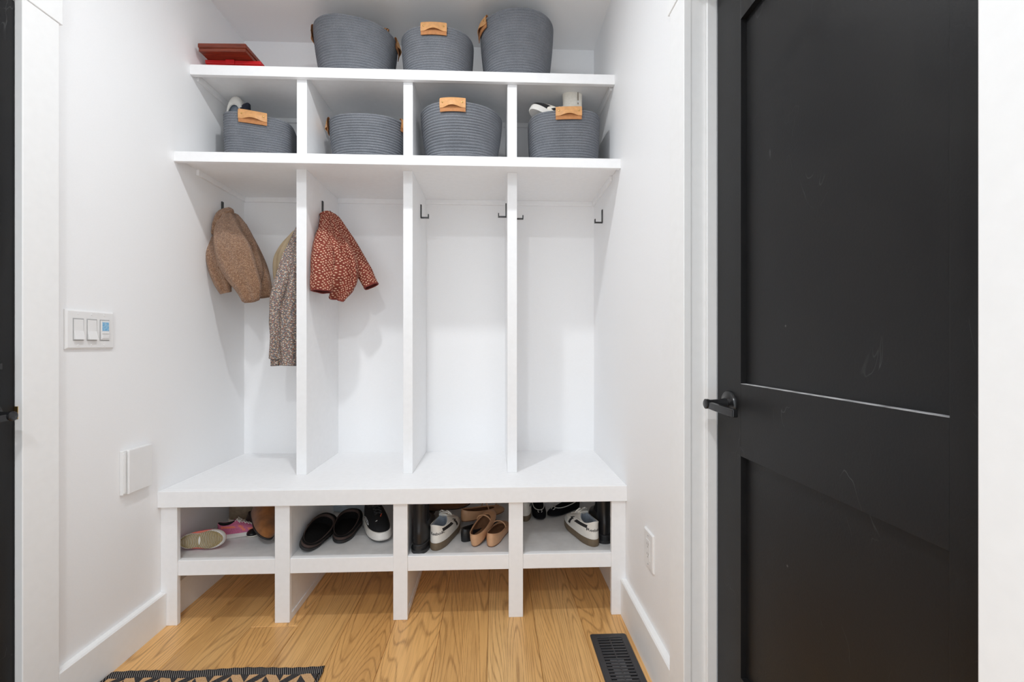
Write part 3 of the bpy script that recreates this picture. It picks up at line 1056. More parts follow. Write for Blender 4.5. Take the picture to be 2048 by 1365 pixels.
def sneaker(name, label, *, tx=0.0, cat='shoe', L_=0.27, group=None, upper='white_leather', accent='ink', solem='gum', text=None, lining='lining_grey', laces=True, panel='grey_leather', wide=1.0, waist=0.10):
    root = empty(name, label=label, cat=cat, group=group)
    k = L_ / 0.27
    sole(root, 'outsole', M[solem], L_, 0.047 * k * wide, 0.030 * k, 0.10, waist, 0, 0, 1.0, 0.004)
    S = lambda **q: loop(**{a: (v * k * (wide if a == 'wx' else 1) if a in ('yc', 'ly', 'wx', 'zb', 'zf', 'zs') else v) for a, v in q.items()})
    loops = [S(ly=0.131, wx=0.0455, zb=0.028, zf=0.030, egg=0.10, waist=0.08),
             S(ly=0.132, wx=0.0455, zb=0.050, zf=0.043, egg=0.10, waist=0.06),
             S(yc=-0.012, ly=0.117, wx=0.0425, zb=0.072, zf=0.060, egg=0.06, zs=0.004),
             S(yc=-0.040, ly=0.089, wx=0.037, zb=0.090, zf=0.082, egg=0.02, zs=0.002),
             S(yc=-0.066, ly=0.063, wx=0.033, zb=0.104, zf=0.104, egg=-0.05, zs=-0.014),
             S(yc=-0.074, ly=0.053, wx=0.030, zb=0.106, zf=0.112, egg=-0.05, zs=-0.018),
             S(yc=-0.074, ly=0.047, wx=0.024, zb=0.100, zf=0.104, egg=-0.05, zs=-0.018),
             S(yc=-0.070, ly=0.046, wx=0.025, zb=0.066, zf=0.062, egg=0, zs=0),
             S(yc=-0.066, ly=0.046, wx=0.026, zb=0.045, zf=0.045, egg=0, zs=0)]

    def mf(i, j):
        t = 2 * PI * (j + 0.5) / NT
        c = math.cos(t)
        if i >= 5 * 4: return 2
        v = i / 4
        if abs(math.sin(t)) > 0.35:
            if 0.9 < v < 3.0 and -0.02 < c - 0.10 * v < 0.14: return 1
            if 1.9 < v < 2.6 and -0.72 < c < -0.02: return 1
        if v < 1.6 and c > 0.45: return 3
        return 0
    up = shell(root, 'upper', loops, [M[upper], M[accent], M[lining], M[panel]], mf, 4, True, True)
    tr = bvh(up)
    if laces:
        lace_bars(root, tr, [k * y for y in (-0.014, 0.006, 0.026, 0.046, 0.064)], 0.017 * k, M['lace'], 0.0028 * k)
        m = MB()
        tg = [[Vector((x * k, (-0.030 + 0.004 * q) * k, (0.098 + 0.020 * (1 - q) - 10 * x * x + dy) * k)) for x in [-0.018 + 0.036 * i / 8 for i in range(9)]]
              for q, dy in ((0.0, 0), (0.5, 0), (1.0, 0), (1.0, -0.004), (0, -0.004))]
        m.loft(tg, closed=False); m.build('tongue', M[upper], root, smooth=True)
        for q, (yy, zz) in enumerate(((-0.012, 0.113), (-0.002, 0.110), (0.008, 0.106))):
            m = MB(); m.tube([Vector((x * k, (yy + 0.004 * math.sin(x * 90 + q)) * k, (zz + 0.004 - 14 * x * x) * k)) for x in [-0.022 + 0.044 * i / 8 for i in range(9)]], 0.0034 * k, 6)
            m.build('lace', M['lace'], root, smooth=True)
        for sg in (-1, 1):
            m = MB(); m.tube([Vector((a * sg * k, b_ * k, c_ * k)) for a, b_, c_ in ((0.002, -0.004, 0.118), (0.014, -0.010, 0.124), (0.026, -0.004, 0.112), (0.030, 0.006, 0.098), (0.020, 0.006, 0.106), (0.004, 0.0, 0.117))], 0.0026 * k, 6)
            m.build('lace_bow', M['lace'], root, smooth=True)
    if text:
        lettering(root, tr, text, 0.0160 * k, tx, 0.064 * k, M['ink'])
    return root


def flat(name, label, mat='nude', inner='nude_in', outs='nude_sole', L_=0.235, group=None, strap=True, bow=False, cat='shoe'):
    root = empty(name, label=label, cat=cat, group=group)
    k = L_ / 0.235
    sole(root, 'outsole', M[outs], L_ * 0.98, 0.036 * k, 0.006, 0.12, 0.16, 0, 0, 1.0, 0.004)
    loops = [loop(ly=0.116 * k, wx=0.036 * k, zb=0.005, zf=0.009, egg=0.12, waist=0.14),
             loop(ly=0.117 * k, wx=0.037 * k, zb=0.022, zf=0.017, egg=0.10, waist=0.08),
             loop(yc=-0.010 * k, ly=0.106 * k, wx=0.034 * k, zb=0.042, zf=0.030, egg=0.05, waist=0.02, zs=-0.003),
             loop(yc=-0.024 * k, ly=0.089 * k, wx=0.030 * k, zb=0.054, zf=0.033, egg=0.02, zs=-0.006),
             loop(yc=-0.024 * k, ly=0.085 * k, wx=0.027 * k, zb=0.052, zf=0.031, egg=0.02, zs=-0.006),
             loop(yc=-0.022 * k, ly=0.086 * k, wx=0.029 * k, zb=0.020, zf=0.018, egg=0.02),
             loop(yc=-0.022 * k, ly=0.08 * k, wx=0.026 * k, zb=0.010, zf=0.012, egg=0.02)]
    up = shell(root, 'upper', loops, [M[mat], M[inner]], lambda i, j: 1 if i >= 16 else 0, 4, True, True)
    m = MB()
    rim_pts = [p + Vector((0, 0, 0.001)) for p in loops[3]]
    m.tube(rim_pts + [rim_pts[0]], 0.0016, 6); m.build('topline_binding', M[mat], root, smooth=True)
    if strap:
        m = MB()
        pts = []
        for i in range(11):
            a = PI * i / 10
            pts.append(Vector((0.031 * k * math.cos(a), 0.012 * k, 0.036 + 0.026 * math.sin(a))))
        m.tube(pts, 0.0028, 6); m.build('strap', M[mat], root, smooth=True)
    if bow:
        tr = bvh(up)
        p = cast(tr, (0, 0.078 * k, 1), (0, 0, -1), 0.002)
        m = MB()
        for s in (-1, 1):
            m.tube([p, p + Vector((s * 0.008, 0.006, 0.004)), p + Vector((s * 0.013, 0.0, 0.003)), p + Vector((s * 0.008, -0.005, 0.003)), p], 0.0018, 6)
        m.build('bow', M[mat], root, smooth=True)
    return root


def clog(label, group):
    root = empty('slip_on_clog', label=label, cat='shoe', group=group)
    L_ = 0.262
    sole(root, 'outsole', M['black_rubber'], L_, 0.047, 0.013, 0.12, 0.12, 0, 0, 1.0, 0.006)
    sole(root, 'midsole', M['brown_trim'], L_ * 0.985, 0.0462, 0.012, 0.12, 0.12, 0.0135, 0, 1.0, 0.006)
    loops = [loop(ly=0.127, wx=0.045, zb=0.024, zf=0.030, egg=0.12, waist=0.10),
             loop(ly=0.128, wx=0.0465, zb=0.028, zf=0.043, egg=0.12, waist=0.06, zs=0.004),
             loop(yc=-0.006, ly=0.116, wx=0.0445, zb=0.030, zf=0.062, egg=0.10, zs=0.006),
             loop(yc=-0.024, ly=0.096, wx=0.041, zb=0.031, zf=0.071, egg=0.06, zs=0.004),
             loop(yc=-0.026, ly=0.091, wx=0.038, zb=0.030, zf=0.070, egg=0.06, zs=0.004),
             loop(yc=-0.022, ly=0.093, wx=0.040, zb=0.0285, zf=0.034, egg=0.06),
             loop(yc=-0.022, ly=0.086, wx=0.036, zb=0.027, zf=0.030, egg=0.06)]
    shell(root, 'upper', loops, [M['black_suede'], M['brown_trim'], M['black_suede']], lambda i, j: 1 if 11 <= i < 17 else (2 if i >= 17 else 0), 4, True, True)
    return root


def runner(label):
    root = empty('running_shoe', label=label, cat='shoe')
    sole(root, 'midsole', M['white_rubber'], 0.285, 0.050, 0.036, 0.10, 0.10, 0.004, 0, 1.05, 0.014)
    sole(root, 'outsole', M['black_rubber'], 0.262, 0.047, 0.004, 0.10, 0.10, 0.0, 0, 1.0, 0.012)
    loops = [loop(ly=0.134, wx=0.0455, zb=0.037, zf=0.046, egg=0.10, waist=0.08),
             loop(ly=0.134, wx=0.046, zb=0.056, zf=0.058, egg=0.10, waist=0.05),
             loop(yc=-0.012, ly=0.120, wx=0.043, zb=0.080, zf=0.076, egg=0.06),
             loop(yc=-0.044, ly=0.088, wx=0.036, zb=0.100, zf=0.098, egg=0.02),
             loop(yc=-0.074, ly=0.058, wx=0.031, zb=0.122, zf=0.124, egg=-0.05, zs=-0.02),
             loop(yc=-0.074, ly=0.050, wx=0.026, zb=0.116, zf=0.118, egg=-0.05, zs=-0.02),
             loop(yc=-0.070, ly=0.046, wx=0.025, zb=0.060, zf=0.058)]
    up = shell(root, 'upper', loops, [M['black_mesh'], M['lining_dark']], lambda i, j: 1 if i >= 18 else 0, 5, True, True)
    tr = bvh(up)
    lace_bars(root, tr, (-0.012, 0.006, 0.024, 0.042), 0.016, M['black_rubber'], 0.0026)
    # side mark: a curved band with three dots, and a short bar on the toe box
    for s in (-1, 1):
        def q(y, z):
            p = tr.ray_cast(Vector((s * 1.0, y, z)), Vector((-s, 0, 0)))[0]
            return p + Vector((s * 0.001, 0, 0)) if p else None
        for ln in (((0.055, 0.060), (0.040, 0.070), (0.015, 0.074), (-0.015, 0.072), (-0.04, 0.064)),
                   ((0.055, 0.060), (0.035, 0.058), (0.010, 0.060), (-0.015, 0.056), (-0.04, 0.058))):
            pts = [p for p in (q(*a) for a in ln) if p]
            if len(pts) > 2:
                m = MB(); m.tube(pts, 0.0018, 6); m.build('side_mark', M['silver'], root, smooth=True)
        for y in (0.026, 0.008, -0.010):
            p = q(y, 0.0655)
            if p:
                m = MB(); m.tube([p, p + Vector((s * 0.001, 0, 0))], 0.0036, 10); m.build('mark_dot', M['silver'], root)
    for y0, y1, x, mt in ((0.050, 0.066, -0.012, 'orange'), (0.086, 0.087, 0.014, 'silver')):
        a = cast(tr, (x, y0, 1), (0, 0, -1), 0.001); b_ = cast(tr, (x + 0.008, y1, 1), (0, 0, -1), 0.001)
        m = MB(); m.tube([a, b_], 0.0016, 6); m.build('print_mark', M[mt], root)
    return root


def ankle_boot(name, label, mat='black_leather', outs='black_rubber', L_=0.265, H=0.235, lug=9, heel=0.0, group=None, inner='lining_dark', solet=0.030, gore=None, top=None, sh=1.0):
    root = empty(name, label=label, cat='boot', group=group)
    k = L_ / 0.265
    ws = 0.040 * k
    if heel:
        sole(root, 'outsole', M['black_rubber'], L_, ws, 0.008, 0.10, 0.16, heel, 0, 1.0, 0.0)
        m = MB()
        lo = [loop(yc=-0.094 * k, ly=0.032 * k, wx=0.028 * k, zb=0.0, egg=0.05), loop(yc=-0.092 * k, ly=0.037 * k, wx=0.034 * k, zb=heel, egg=0.05)]
        m.loft(lo, True, True, True); m.build('heel_block', M['dark_wood'], root, smooth=True, angle=40)
        z0 = heel + 0.007
        drop = heel * 0.8
    else:
        sole(root, 'outsole', M[outs], L_, ws, solet, 0.08, 0.12, 0.006 if lug else 0, lug, 1.0, 0.004)
        m = MB(); m.loft([loop(yc=-0.082 * k, ly=0.049 * k, wx=ws * f, zb=z_, egg=0.02) for z_, f in ((0.0, 0.86), (0.002, 0.90), (0.014, 0.92))], True, True, True); m.build('heel_block', M[outs], root, smooth=True, angle=40)
        z0 = solet + 0.005
        drop = 0
    loops = [loop(ly=0.128 * k, wx=ws * 0.96, zb=z0, zf=z0, egg=0.08, waist=0.12),
             loop(ly=0.129 * k, wx=ws * 0.98, zb=z0 + 0.024, zf=z0 + 0.018, egg=0.08, waist=0.08),
             loop(yc=-0.010 * k, ly=0.119 * k, wx=ws * 0.92, zb=z0 + 0.046, zf=z0 + 0.040, egg=0.04),
             loop(yc=-0.038 * k, ly=0.088 * k, wx=ws * 0.80, zb=z0 + 0.066, zf=z0 + 0.066, egg=0.0),
             loop(yc=-0.062 * k, ly=0.061 * k * sh, wx=ws * 0.74 * sh, zb=z0 + 0.090, zf=z0 + 0.098, egg=-0.02),
             loop(yc=-0.066 * k, ly=0.056 * k * sh, wx=ws * 0.76 * sh, zb=z0 + 0.130, zf=z0 + 0.130, egg=-0.02),
             loop(yc=-0.064 * k, ly=0.060 * k * sh, wx=ws * 0.86 * sh, zb=H - 0.012, zf=H - 0.016, egg=-0.02),
             loop(yc=-0.064 * k, ly=0.061 * k * sh, wx=ws * 0.88 * sh, zb=H, zf=H - 0.004, egg=-0.02),
             loop(yc=-0.064 * k, ly=0.055 * k * sh, wx=ws * 0.78 * sh, zb=H - 0.004, zf=H - 0.008, egg=-0.02),
             loop(yc=-0.062 * k, ly=0.050 * k, wx=ws * 0.68, zb=H - 0.08, zf=H - 0.08),
             loop(yc=-0.060 * k, ly=0.045 * k, wx=ws * 0.6, zb=z0 + 0.03, zf=z0 + 0.03)]

    def mf(i, j):
        t = 2 * PI * (j + 0.5) / NT
        if i >= 7 * 4: return 1
        if gore and i > 13 and abs(math.sin(t)) > 0.93: return 2
        if top and i >= 5 * 4 + 2: return 3
        return 0
    up = shell(root, 'upper', loops, [M[mat], M[inner], M[gore or 'black_canvas'], M[top or mat]], mf, 4, True, True)
    if not heel:
        m = MB()
        w = [p + Vector((0, 0, -0.001)) for p in loop(ly=0.131 * k, wx=ws * 1.0, zb=z0, zf=z0, egg=0.08, waist=0.12)]
        m.tube(w + [w[0]], 0.0028, 6); m.build('welt', M[outs], root, smooth=True)
    return root


Z = SHZ
# --- first cubby
r_ = sneaker('child_sneaker', 'pink child sneaker lying on its side, ridged pale sole facing out', L_=0.172, upper='pink', accent='coral', panel='coral', solem='white_rubber', lining='pink', laces=True, wide=1.28, waist=0.30)
m = MB()
for k in range(26):                                  # curved tan ridges of the sole
    y = -0.079 + 0.158 * k / 25
    c = y / 0.084
    w = 0.0383 * math.sqrt(max(0.02, 1 - abs(c) ** 2.3)) * (1 + 0.10 * c) * (1 - 0.30 * math.exp(-((c + 0.15) / 0.35) ** 2)) * 0.93
    pts = [Vector((w * s, y + 0.010 * (1 if k < 12 else -1) * (s * s - 0.5) * 0.8 , -0.0004)) for s in [q / 4 - 1 for q in range(9)]]
    m.tube(pts, 0.0022, 5)
o = m.build('sole_ridges', simple('tan_sole_rubber', srgb(166, 146, 104), 0.7, 0.1, 60, 0.1), r_, smooth=True)
o['kind'] = 'stuff'
place(r_, -1.190, 1.858, Z, axes=((1, 0.05, 0.06), (-0.05, 0.97, -0.22)))
r_ = sneaker('child_sneaker', 'pink child sneaker standing behind the one on its side', L_=0.172, upper='pink', accent='coral', panel='coral', solem='white_rubber', lining='lining_dark', laces=True)
place(r_, -1.118, 2.005, Z, rz=-70)
r_ = ankle_boot('fleece_bootie', 'taupe suede bootie with a cream fleece top at the back of the first cubby', 'taupe', 'cream_canvas', 0.225, 0.160, 0, solet=0.016, top='cream_fleece', inner='cream_fleece', sh=1.05)
place(r_, -1.135, 2.165, Z, rz=-78)
r_ = ankle_boot('suede_boot', 'brown suede heeled boot leaning over in the first cubby', 'suede', 'dark_wood', 0.285, 0.235, 0, heel=0.056, sh=1.15)
place(r_, -1.045, 1.985, Z, axes=((0.58, -0.80, -0.14), (0.42, 0.12, 0.88)))
r_ = flat('heeled_shoe', 'black shoe with a cream sole under the brown suede boot', 'black_leather', 'lining_dark', 'cream_canvas', 0.20, strap=False)
place(r_, -1.045, 2.07, Z, rz=170)
# --- second cubby
r_ = clog('black suede clog with brown edging, nearest the left of the second cubby', 'black clogs'); r_.scale = (1.08, 1, 1); place(r_, -0.762, 1.945, Z, rz=-1, ry=24)
r_ = clog('black suede clog with brown edging beside the running shoe', 'black clogs'); r_.scale = (1.16, 1, 1); place(r_, -0.660, 2.030, Z, rz=4, ry=4)
r_ = sneaker('fabric_slipper', 'pale blue fabric shoe at the back of the second cubby', L_=0.225, upper='bluewhite', accent='bluewhite', panel='bluewhite', solem='bluewhite', lining='lining_grey', laces=False)
place(r_, -0.705, 2.285, Z, rz=88)
r_ = runner('black running shoe with thick white midsole, toe pointing out'); place(r_, -0.528, 2.018, Z, rz=207)
r_ = ankle_boot('suede_boot', 'brown suede boot hidden behind the running shoe', 'suede', 'dark_wood', 0.20, 0.200, 0, heel=0.045)
place(r_, -0.465, 2.232, Z, rz=4)
# --- third cubby
r_ = ankle_boot('chelsea_boot', 'black leather ankle boot with lug sole beside the white sneaker in third cubby', gore='black_canvas', H=0.222, group='black ankle boots')
place(r_, -0.297, 1.925, Z, rz=-3)
r_ = ankle_boot('suede_boot', 'brown suede boot lying behind the black boot in the third cubby', 'suede', 'dark_wood', 0.24, 0.19, 0, heel=0.048)
place(r_, -0.235, 2.235, Z, axes=((0.9, 0.15, 0.05), (-0.1, -0.75, 0.66)))
r_ = sneaker('leather_sneaker', 'white leather sneaker with gum sole next to the nude flats', tx=0.007, L_=0.265, text='Reebok', group='white gum-soled sneakers'); place(r_, -0.212, 1.948, Z, rz=-14)
r_ = flat('ballet_flat', 'black flat shoe under the nude flats', 'black_leather', 'lining_dark', 'black_rubber', 0.235, strap=False)
place(r_, -0.058, 1.985, Z, rz=-42)
r_ = flat('mary_jane_flat', 'nude leather strap flat with a bow, furthest back of the three', bow=True, group='nude leather flats'); place(r_, -0.052, 2.125, Z + 0.022, rz=-58)
r_ = flat('mary_jane_flat', 'nude leather flat resting toe up on the black flat', group='nude leather flats'); place(r_, -0.045, 1.955, Z + 0.002, rz=-20, rx=15)
r_ = flat('mary_jane_flat', 'nude leather strap flat closest to the post of the fourth cubby', group='nude leather flats'); place(r_, 0.018, 1.955, Z, rz=-17)
# --- fourth cubby
r_ = sneaker('leather_sneaker', 'white sneaker half hidden behind the post of the fourth cubby', L_=0.225, solem='gum', group='white gum-soled sneakers'); place(r_, 0.148, 2.215, Z, rz=0)


def slip_on(label):
    r = flat('canvas_slip_on', label, 'black_canvas', 'lining_dark', 'black_rubber', 0.222, strap=False, group='black canvas slip-ons')
    m = MB()
    lp = loop(yc=-0.024 * 0.945, ly=0.089 * 0.945, wx=0.030 * 0.945, zb=0.0545, zf=0.0335, egg=0.02, zs=-0.006)
    lp = [p + Vector((0, 0, 0.0012)) for p in lp]
    m.tube(lp + [lp[0]], 0.0021, 6); m.build('white_piping', M['lace'], r, smooth=True)
    m = MB()
    for s in (-1, 1):
        m.tube([Vector((0, 0.062, 0.036)), Vector((s * 0.008, 0.070, 0.040)), Vector((s * 0.010, 0.080, 0.034)), Vector((s * 0.006, 0.086, 0.031))], 0.0014, 6)
    m.build('piping_tie', M['lace'], r, smooth=True)
    return r


r_ = slip_on('black canvas slip-on with white piping, the one pointing straight out'); place(r_, 0.222, 2.222, Z, rz=180)
r_ = slip_on('black canvas slip-on with white piping and tie, turned sideways'); place(r_, 0.352, 2.225, Z, rz=128)
r_ = sneaker('leather_sneaker', 'white leather sneaker with gum sole beside the black boot by the wall', tx=-0.005, L_=0.265, text='Reebok', group='white gum-soled sneakers'); place(r_, 0.386, 1.955, Z, rz=16)
r_ = ankle_boot('chelsea_boot', 'black leather ankle boot against the right end of the fourth cubby', gore='black_canvas', H=0.226, group='black ankle boots')
place(r_, 0.474, 1.985, Z, rz=-2)

# ------------------------------------------------------------------ things sticking out of the baskets
r_ = flat('leopard_shoe', 'leopard print shoe peeking over the top left basket', 'leopard', 'lining_dark', 'leather_in', 0.22, strap=False)
r_.rotation_euler = Euler((R(14), R(-12), R(70))); r_.location = (-0.590, 2.105, SH1 + 0.232)
r_ = flat('terry_slipper', 'white slipper with grey patches in the first basket', 'white_leather', 'lining_grey', 'cream_canvas', 0.22, strap=False)
r_.rotation_euler = Euler((R(82), 0, R(12))); r_.location = (-1.200, 2.125, SH2 + 0.268)
m = MB()
for (x, z, sx_, sz_) in ((-0.016, 0.094, 0.012, 0.010), (0.014, 0.098, 0.012, 0.009), (-0.017, 0.066, 0.010, 0.012)):
    lp = [[Vector((x + sx_ * f * math.cos(2 * PI * j / 14), z + sz_ * f * math.sin(2 * PI * j / 14), -0.0005 - h)) for j in range(14)] for f, h in ((1, 0), (1, 0.0015), (0.8, 0.003))]
    m.loft(lp, True, True, True)
m.build('grip_patch', M['grey_leather'], r_, smooth=True)
r_ = empty('folded_cloth', (-1.150, 2.115, SH2 + 0.112), (0, 0, R(-12)), 'folded navy cloth beside the slipper in the first basket', 'cloth')
m = MB()
prof = []
for i in range(24):
    t = 2 * PI * i / 24
    prof.append((0.019 * math.copysign(abs(math.cos(t)) ** 0.6, math.cos(t)), 0.012 * math.copysign(abs(math.sin(t)) ** 0.6, math.sin(t))))
m.loft([[Vector((a * w, b_ * w, z + 0.004 * a / 0.019)) for a, b_ in prof] for z, w in ((0, 0.9), (0.1, 1), (0.2, 1), (0.222, 0.97), (0.226, 0.8))], True, True, True)
m.build('fold', M['navy'], r_, smooth=True, angle=50)
m = MB(); m.loft([[Vector((a * 1.02, b_ * 0.3 - 0.014, z)) for a, b_ in prof] for z in (0.02, 0.205)], True, True, True)
m.build('outer_fold', M['navy'], r_, smooth=True, angle=50)

r_ = sneaker('striped_sneaker', 'white sneaker with black stripes in the fourth basket', L_=0.25, upper='cream_canvas', accent='ink', panel='ink', solem='white_rubber')
r_.rotation_euler = Euler((R(28), R(6), R(105))); r_.location = (0.266, 2.055, SH2 + 0.236)
r_ = empty('canvas_bootie', (0.366, 2.065, SH2 + 0.142), (0, 0, R(4)), 'cream canvas bootie with a zip standing up in the fourth basket', 'boot')
m = MB()
lp = []
for z, a, b_, dx in ((0.0, 0.040, 0.030, 0), (0.10, 0.044, 0.032, 0), (0.20, 0.045, 0.030, 0), (0.25, 0.046, 0.027, -0.001), (0.280, 0.041, 0.020, -0.002), (0.299, 0.033, 0.012, -0.003), (0.309, 0.020, 0.005, -0.003)):
    lp.append([Vector((dx + a * math.cos(2 * PI * j / 36), b_ * math.sin(2 * PI * j / 36) * (1 - 0.10 * math.exp(-((j - 30) / 1.2) ** 2)), z + 0.005 * math.cos(4 * PI * j / 36) * (z > 0.27))) for j in range(36)])
m.loft(catmull(lp, 4), True, True, True)
m.build('upper', M['cream_canvas'], r_, smooth=True)
m = MB(); m.tube([Vector((0.020 - 0.1 * (0.29 - z) * 0.05, -math.sqrt(max(0.02, 1 - (0.020 / 0.045) ** 2)) * b_ - 0.0008, z)) for z, b_ in ((0.19, 0.0305), (0.22, 0.0293), (0.25, 0.0270), (0.27, 0.0238), (0.286, 0.0196))], 0.0016, 6)
m.build('zip', M['gum'], r_, smooth=True)
m = MB(); m.box(0.0170, 0.0215, -0.0300, -0.0275, 0.196, 0.206); m.build('zip_pull', M['plastic'], r_)


# ------------------------------------------------------------------ garments on the hooks
def spl(keys, n):
    """Catmull-Rom through keys (tuples of floats / vectors as flat lists)"""
    out = []
    K = len(keys)
    for i in range(n + 1):
        u = i / n * (K - 1); k = min(int(u), K - 2); t = u - k
        a, b_, c, d = keys[max(k - 1, 0)], keys[k], keys[k + 1], keys[min(k + 2, K - 1)]
        out.append([0.5 * (2 * q + (r - p) * t + (2 * p - 5 * q + 4 * r - w) * t * t + (3 * q - p - 3 * r + w) * t ** 3) for p, q, r, w in zip(a, b_, c, d)])
    return out


def drape(root, name, keys, mat, folds=5, amp=0.06, seed=1.0, n=40, nt=72, opening=None, wob=0.006, binding=None, lining=None, expo=2.2, twist=0.0, wfreq=9.0):
    """hanging cloth tube. keys: (photo x, photo y, Y, half width, half depth) along its length, in world metres for the widths"""
    ks = []
    for px, py, Y, a, d in keys:
        p = P(px, py, Y); ks.append([p.x, p.y, p.z, a, d])
    pts = spl(ks, n)
    loops = []
    out = Vector((0.10, -1, 0)).normalized()
    for i, q in enumerate(pts):
        c = Vector(q[:3])
        a_, b_ = Vector(pts[max(i - 1, 0)][:3]), Vector(pts[min(i + 1, n)][:3])
        tg = (b_ - a_).normalized()
        side = tg.cross(out).normalized(); o2 = side.cross(tg).normalized()
        s = i / n
        lp = []
        for j in range(nt):
            t = 2 * PI * j / nt - PI / 2
            cc, ss = math.cos(t), math.sin(t)
            e = 2 / expo
            x = math.copysign(abs(cc) ** e, cc); y = math.copysign(abs(ss) ** e, ss)
            f = 1 + amp * (0.3 + s) * math.sin(folds * t + seed * 3 + 2.2 * s + twist * s) + amp * 0.5 * math.sin((folds * 2 + 1) * t + seed * 7 - 3 * s)
            p = c + side * (q[3] * x * (1 + (f - 1) * 0.5)) + o2 * (q[4] * y * (f + (f - 1) * 1.2))
            nz = mnoise.noise_vector(p * wfreq + Vector((seed, 0, 0)))
            p = p + nz * wob
            lp.append(p - root.location)
        loops.append(lp)
    cen = [Vector(q[:3]) - root.location for q in pts]

    def shrink(i, k, back):
        return [cen[i] + (p - cen[i]) * k + back for p in loops[i]]
    tgend = (cen[-1] - cen[-2]).normalized()
    tg0 = (cen[0] - cen[1]).normalized()
    full = [shrink(0, 0.25, tg0 * pts[0][4] * 0.6), shrink(0, 0.7, tg0 * pts[0][4] * 0.45)] + loops
    nfull = len(full)
    if opening:
        full += [shrink(-1, 0.93, tgend * 0.001), shrink(-1, 0.88, -tgend * 0.010), shrink(-1, 0.82, -tgend * opening), shrink(-1, 0.2, -tgend * opening * 1.1)]
    else:
        full += [shrink(-1, 0.8, tgend * pts[-1][4] * 0.35), shrink(-1, 0.3, tgend * pts[-1][4] * 0.5)]
    m = MB()
    vlen = [0.0]
    for a_, b_ in zip(full, full[1:]): vlen.append(vlen[-1] + (a_[nt // 2] - b_[nt // 2]).length)
    wid = max(q[3] for q in pts) * 4.4
    m.loft(full, True, True, True, (lambda i, j: 1 if (opening and i >= nfull) else 0),
           uvs=lambda i, j: (wid * (j / nt - 0.5) * (0.55 + 0.45 * pts[min(max(i - 2, 0), n)][3] * 4.4 / wid), vlen[i]))
    o = m.build(name, [mat, lining or mat], root, smooth=True)
    if binding:
        m = MB(); ring = full[nfull - 1] if not opening else full[nfull]
        m.tube(ring + [ring[0]], 0.0036, 6)
        m.build('binding', binding, o, smooth=True)
    return o


def r3(x, y):   # a point of the coat close-up
    return (380 + x / 3.412, 380 + y / 3.412)


U = 0.000690    # metres per close-up unit at that depth
def K(x, y, Y, hw, hd): return r3(x, y) + (Y, hw * U, hd)


hk = P(445, 420, 2.12)
coat = empty('fleece_jacket', (XL + 0.03, 2.158, 1.70), label='brown teddy fleece jacket hanging on the left wall hook', cat='jacket')
drape(coat, 'body', [K(255, 168, 2.140, 30, 0.030), K(265, 235, 2.105, 62, 0.042), K(268, 330, 2.06, 96, 0.042), K(300, 440, 2.035, 112, 0.040), K(352, 560, 2.03, 98, 0.038), K(398, 660, 2.035, 78, 0.034), K(422, 748, 2.04, 54, 0.026)], M['sherpa'], 3, 0.07, 1.3, wob=0.006)
drape(coat, 'back_panel', [K(300, 190, 2.155, 36, 0.026), K(360, 320, 2.12, 58, 0.030), K(405, 450, 2.10, 66, 0.032), K(440, 560, 2.095, 50, 0.028), K(458, 620, 2.10, 26, 0.018)], M['sherpa'], 2, 0.08, 6.3, wob=0.006)
drape(coat, 'sleeve', [K(178, 340, 2.10, 36, 0.026), K(166, 430, 2.075, 42, 0.032), K(184, 530, 2.06, 50, 0.034), K(222, 630, 2.06, 50, 0.032), K(247, 706, 2.07, 34, 0.024)], M['sherpa'], 2, 0.07, 4.2, opening=0.04, wob=0.006, lining=M['sherpa'])
drape(coat, 'sleeve', [K(345, 250, 2.17, 40, 0.026), K(405, 370, 2.16, 48, 0.032), K(455, 500, 2.15, 54, 0.036), K(492, 630, 2.145, 56, 0.036), K(512, 735, 2.15, 46, 0.032)], M['sherpa'], 2, 0.07, 2.2, opening=0.04, wob=0.006, lining=M['sherpa'])
drape(coat, 'collar', [K(275, 150, 2.125, 26, 0.022), K(222, 172, 2.10, 30, 0.024), K(186, 235, 2.085, 27, 0.022), K(172, 300, 2.085, 24, 0.020)], M['sherpa'], 2, 0.06, 5.1, wob=0.005)

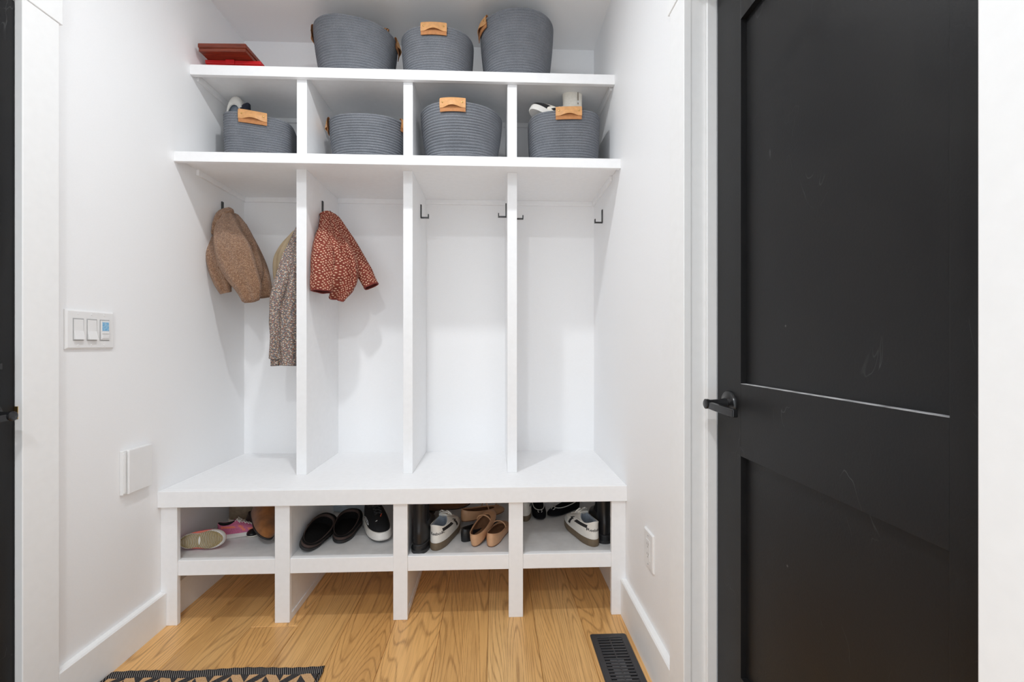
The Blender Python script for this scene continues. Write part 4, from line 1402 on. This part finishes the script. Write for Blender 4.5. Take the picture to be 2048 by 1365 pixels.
coat = empty('quilted_jacket', (-0.808 + 0.03, 2.13, 1.70), label='rust quilted jacket with small pale flowers in the second bay', cat='jacket')
drape(coat, 'body', [K(945, 180, 2.10, 48, 0.026), K(955, 280, 2.09, 74, 0.036), K(985, 400, 2.07, 100, 0.046), K(1030, 520, 2.06, 108, 0.052), K(1040, 630, 2.06, 95, 0.050), K(1005, 738, 2.065, 58, 0.036)], M['rust'], 4, 0.16, 2.6, opening=0.05, wob=0.010, binding=M['rust_plain'], lining=M['rust_lining'], wfreq=14)
drape(coat, 'sleeve', [K(935, 250, 2.07, 44, 0.026), K(915, 360, 2.03, 62, 0.036), K(905, 480, 2.00, 70, 0.042), K(903, 590, 1.99, 68, 0.042), K(898, 690, 1.985, 62, 0.038)], M['rust'], 3, 0.06, 1.1, opening=0.06, wob=0.005, binding=M['rust_plain'], lining=M['rust_lining'], wfreq=14)
drape(coat, 'sleeve', [K(985, 195, 2.12, 30, 0.024), K(1050, 310, 2.13, 48, 0.034), K(1115, 430, 2.14, 54, 0.038), K(1180, 550, 2.14, 54, 0.038), K(1236, 655, 2.14, 50, 0.034)], M['rust'], 2, 0.05, 3.7, opening=0.05, wob=0.004, binding=M['rust_plain'], lining=M['rust_lining'], wfreq=14)
drape(coat, 'collar', [K(905, 172, 2.105, 14, 0.018), K(940, 162, 2.095, 18, 0.022), K(985, 176, 2.11, 14, 0.018)], M['rust'], 2, 0.05, 1.7, wob=0.003)

coat = empty('floral_jacket', (-0.851 - 0.03, 2.14, 1.70), label='long dark jacket printed with tiny flowers, half behind the divider', cat='jacket')
drape(coat, 'body', [K(785, 230, 2.13, 34, 0.024), K(765, 330, 2.11, 64, 0.036), K(735, 480, 2.09, 92, 0.046), K(700, 640, 2.08, 112, 0.052), K(690, 820, 2.07, 118, 0.056), K(690, 1000, 2.07, 116, 0.056), K(688, 1200, 2.07, 112, 0.052)], M['floral'], 6, 0.10, 0.9, n=56, opening=0.06, wob=0.007, lining=M['lining_dark'])
drape(coat, 'sleeve', [K(690, 470, 2.08, 40, 0.030), K(640, 600, 2.04, 46, 0.034), K(600, 740, 2.03, 46, 0.034), K(585, 860, 2.03, 42, 0.032), K(590, 1000, 2.04, 40, 0.030), K(592, 1150, 2.045, 42, 0.030)], M['floral'], 2, 0.06, 3.3, n=48, opening=0.05, wob=0.006, lining=M['lining_dark'])
coat = empty('cream_jacket', (-0.90, 2.27, 1.66), label='cream quilted jacket behind the floral jacket', cat='jacket')
drape(coat, 'body', [K(730, 300, 2.25, 40, 0.025), K(690, 390, 2.24, 62, 0.034), K(655, 480, 2.235, 72, 0.038), K(640, 570, 2.235, 66, 0.036), K(640, 640, 2.24, 55, 0.030)], M['cream_coat'], 3, 0.12, 2.0, wob=0.008)
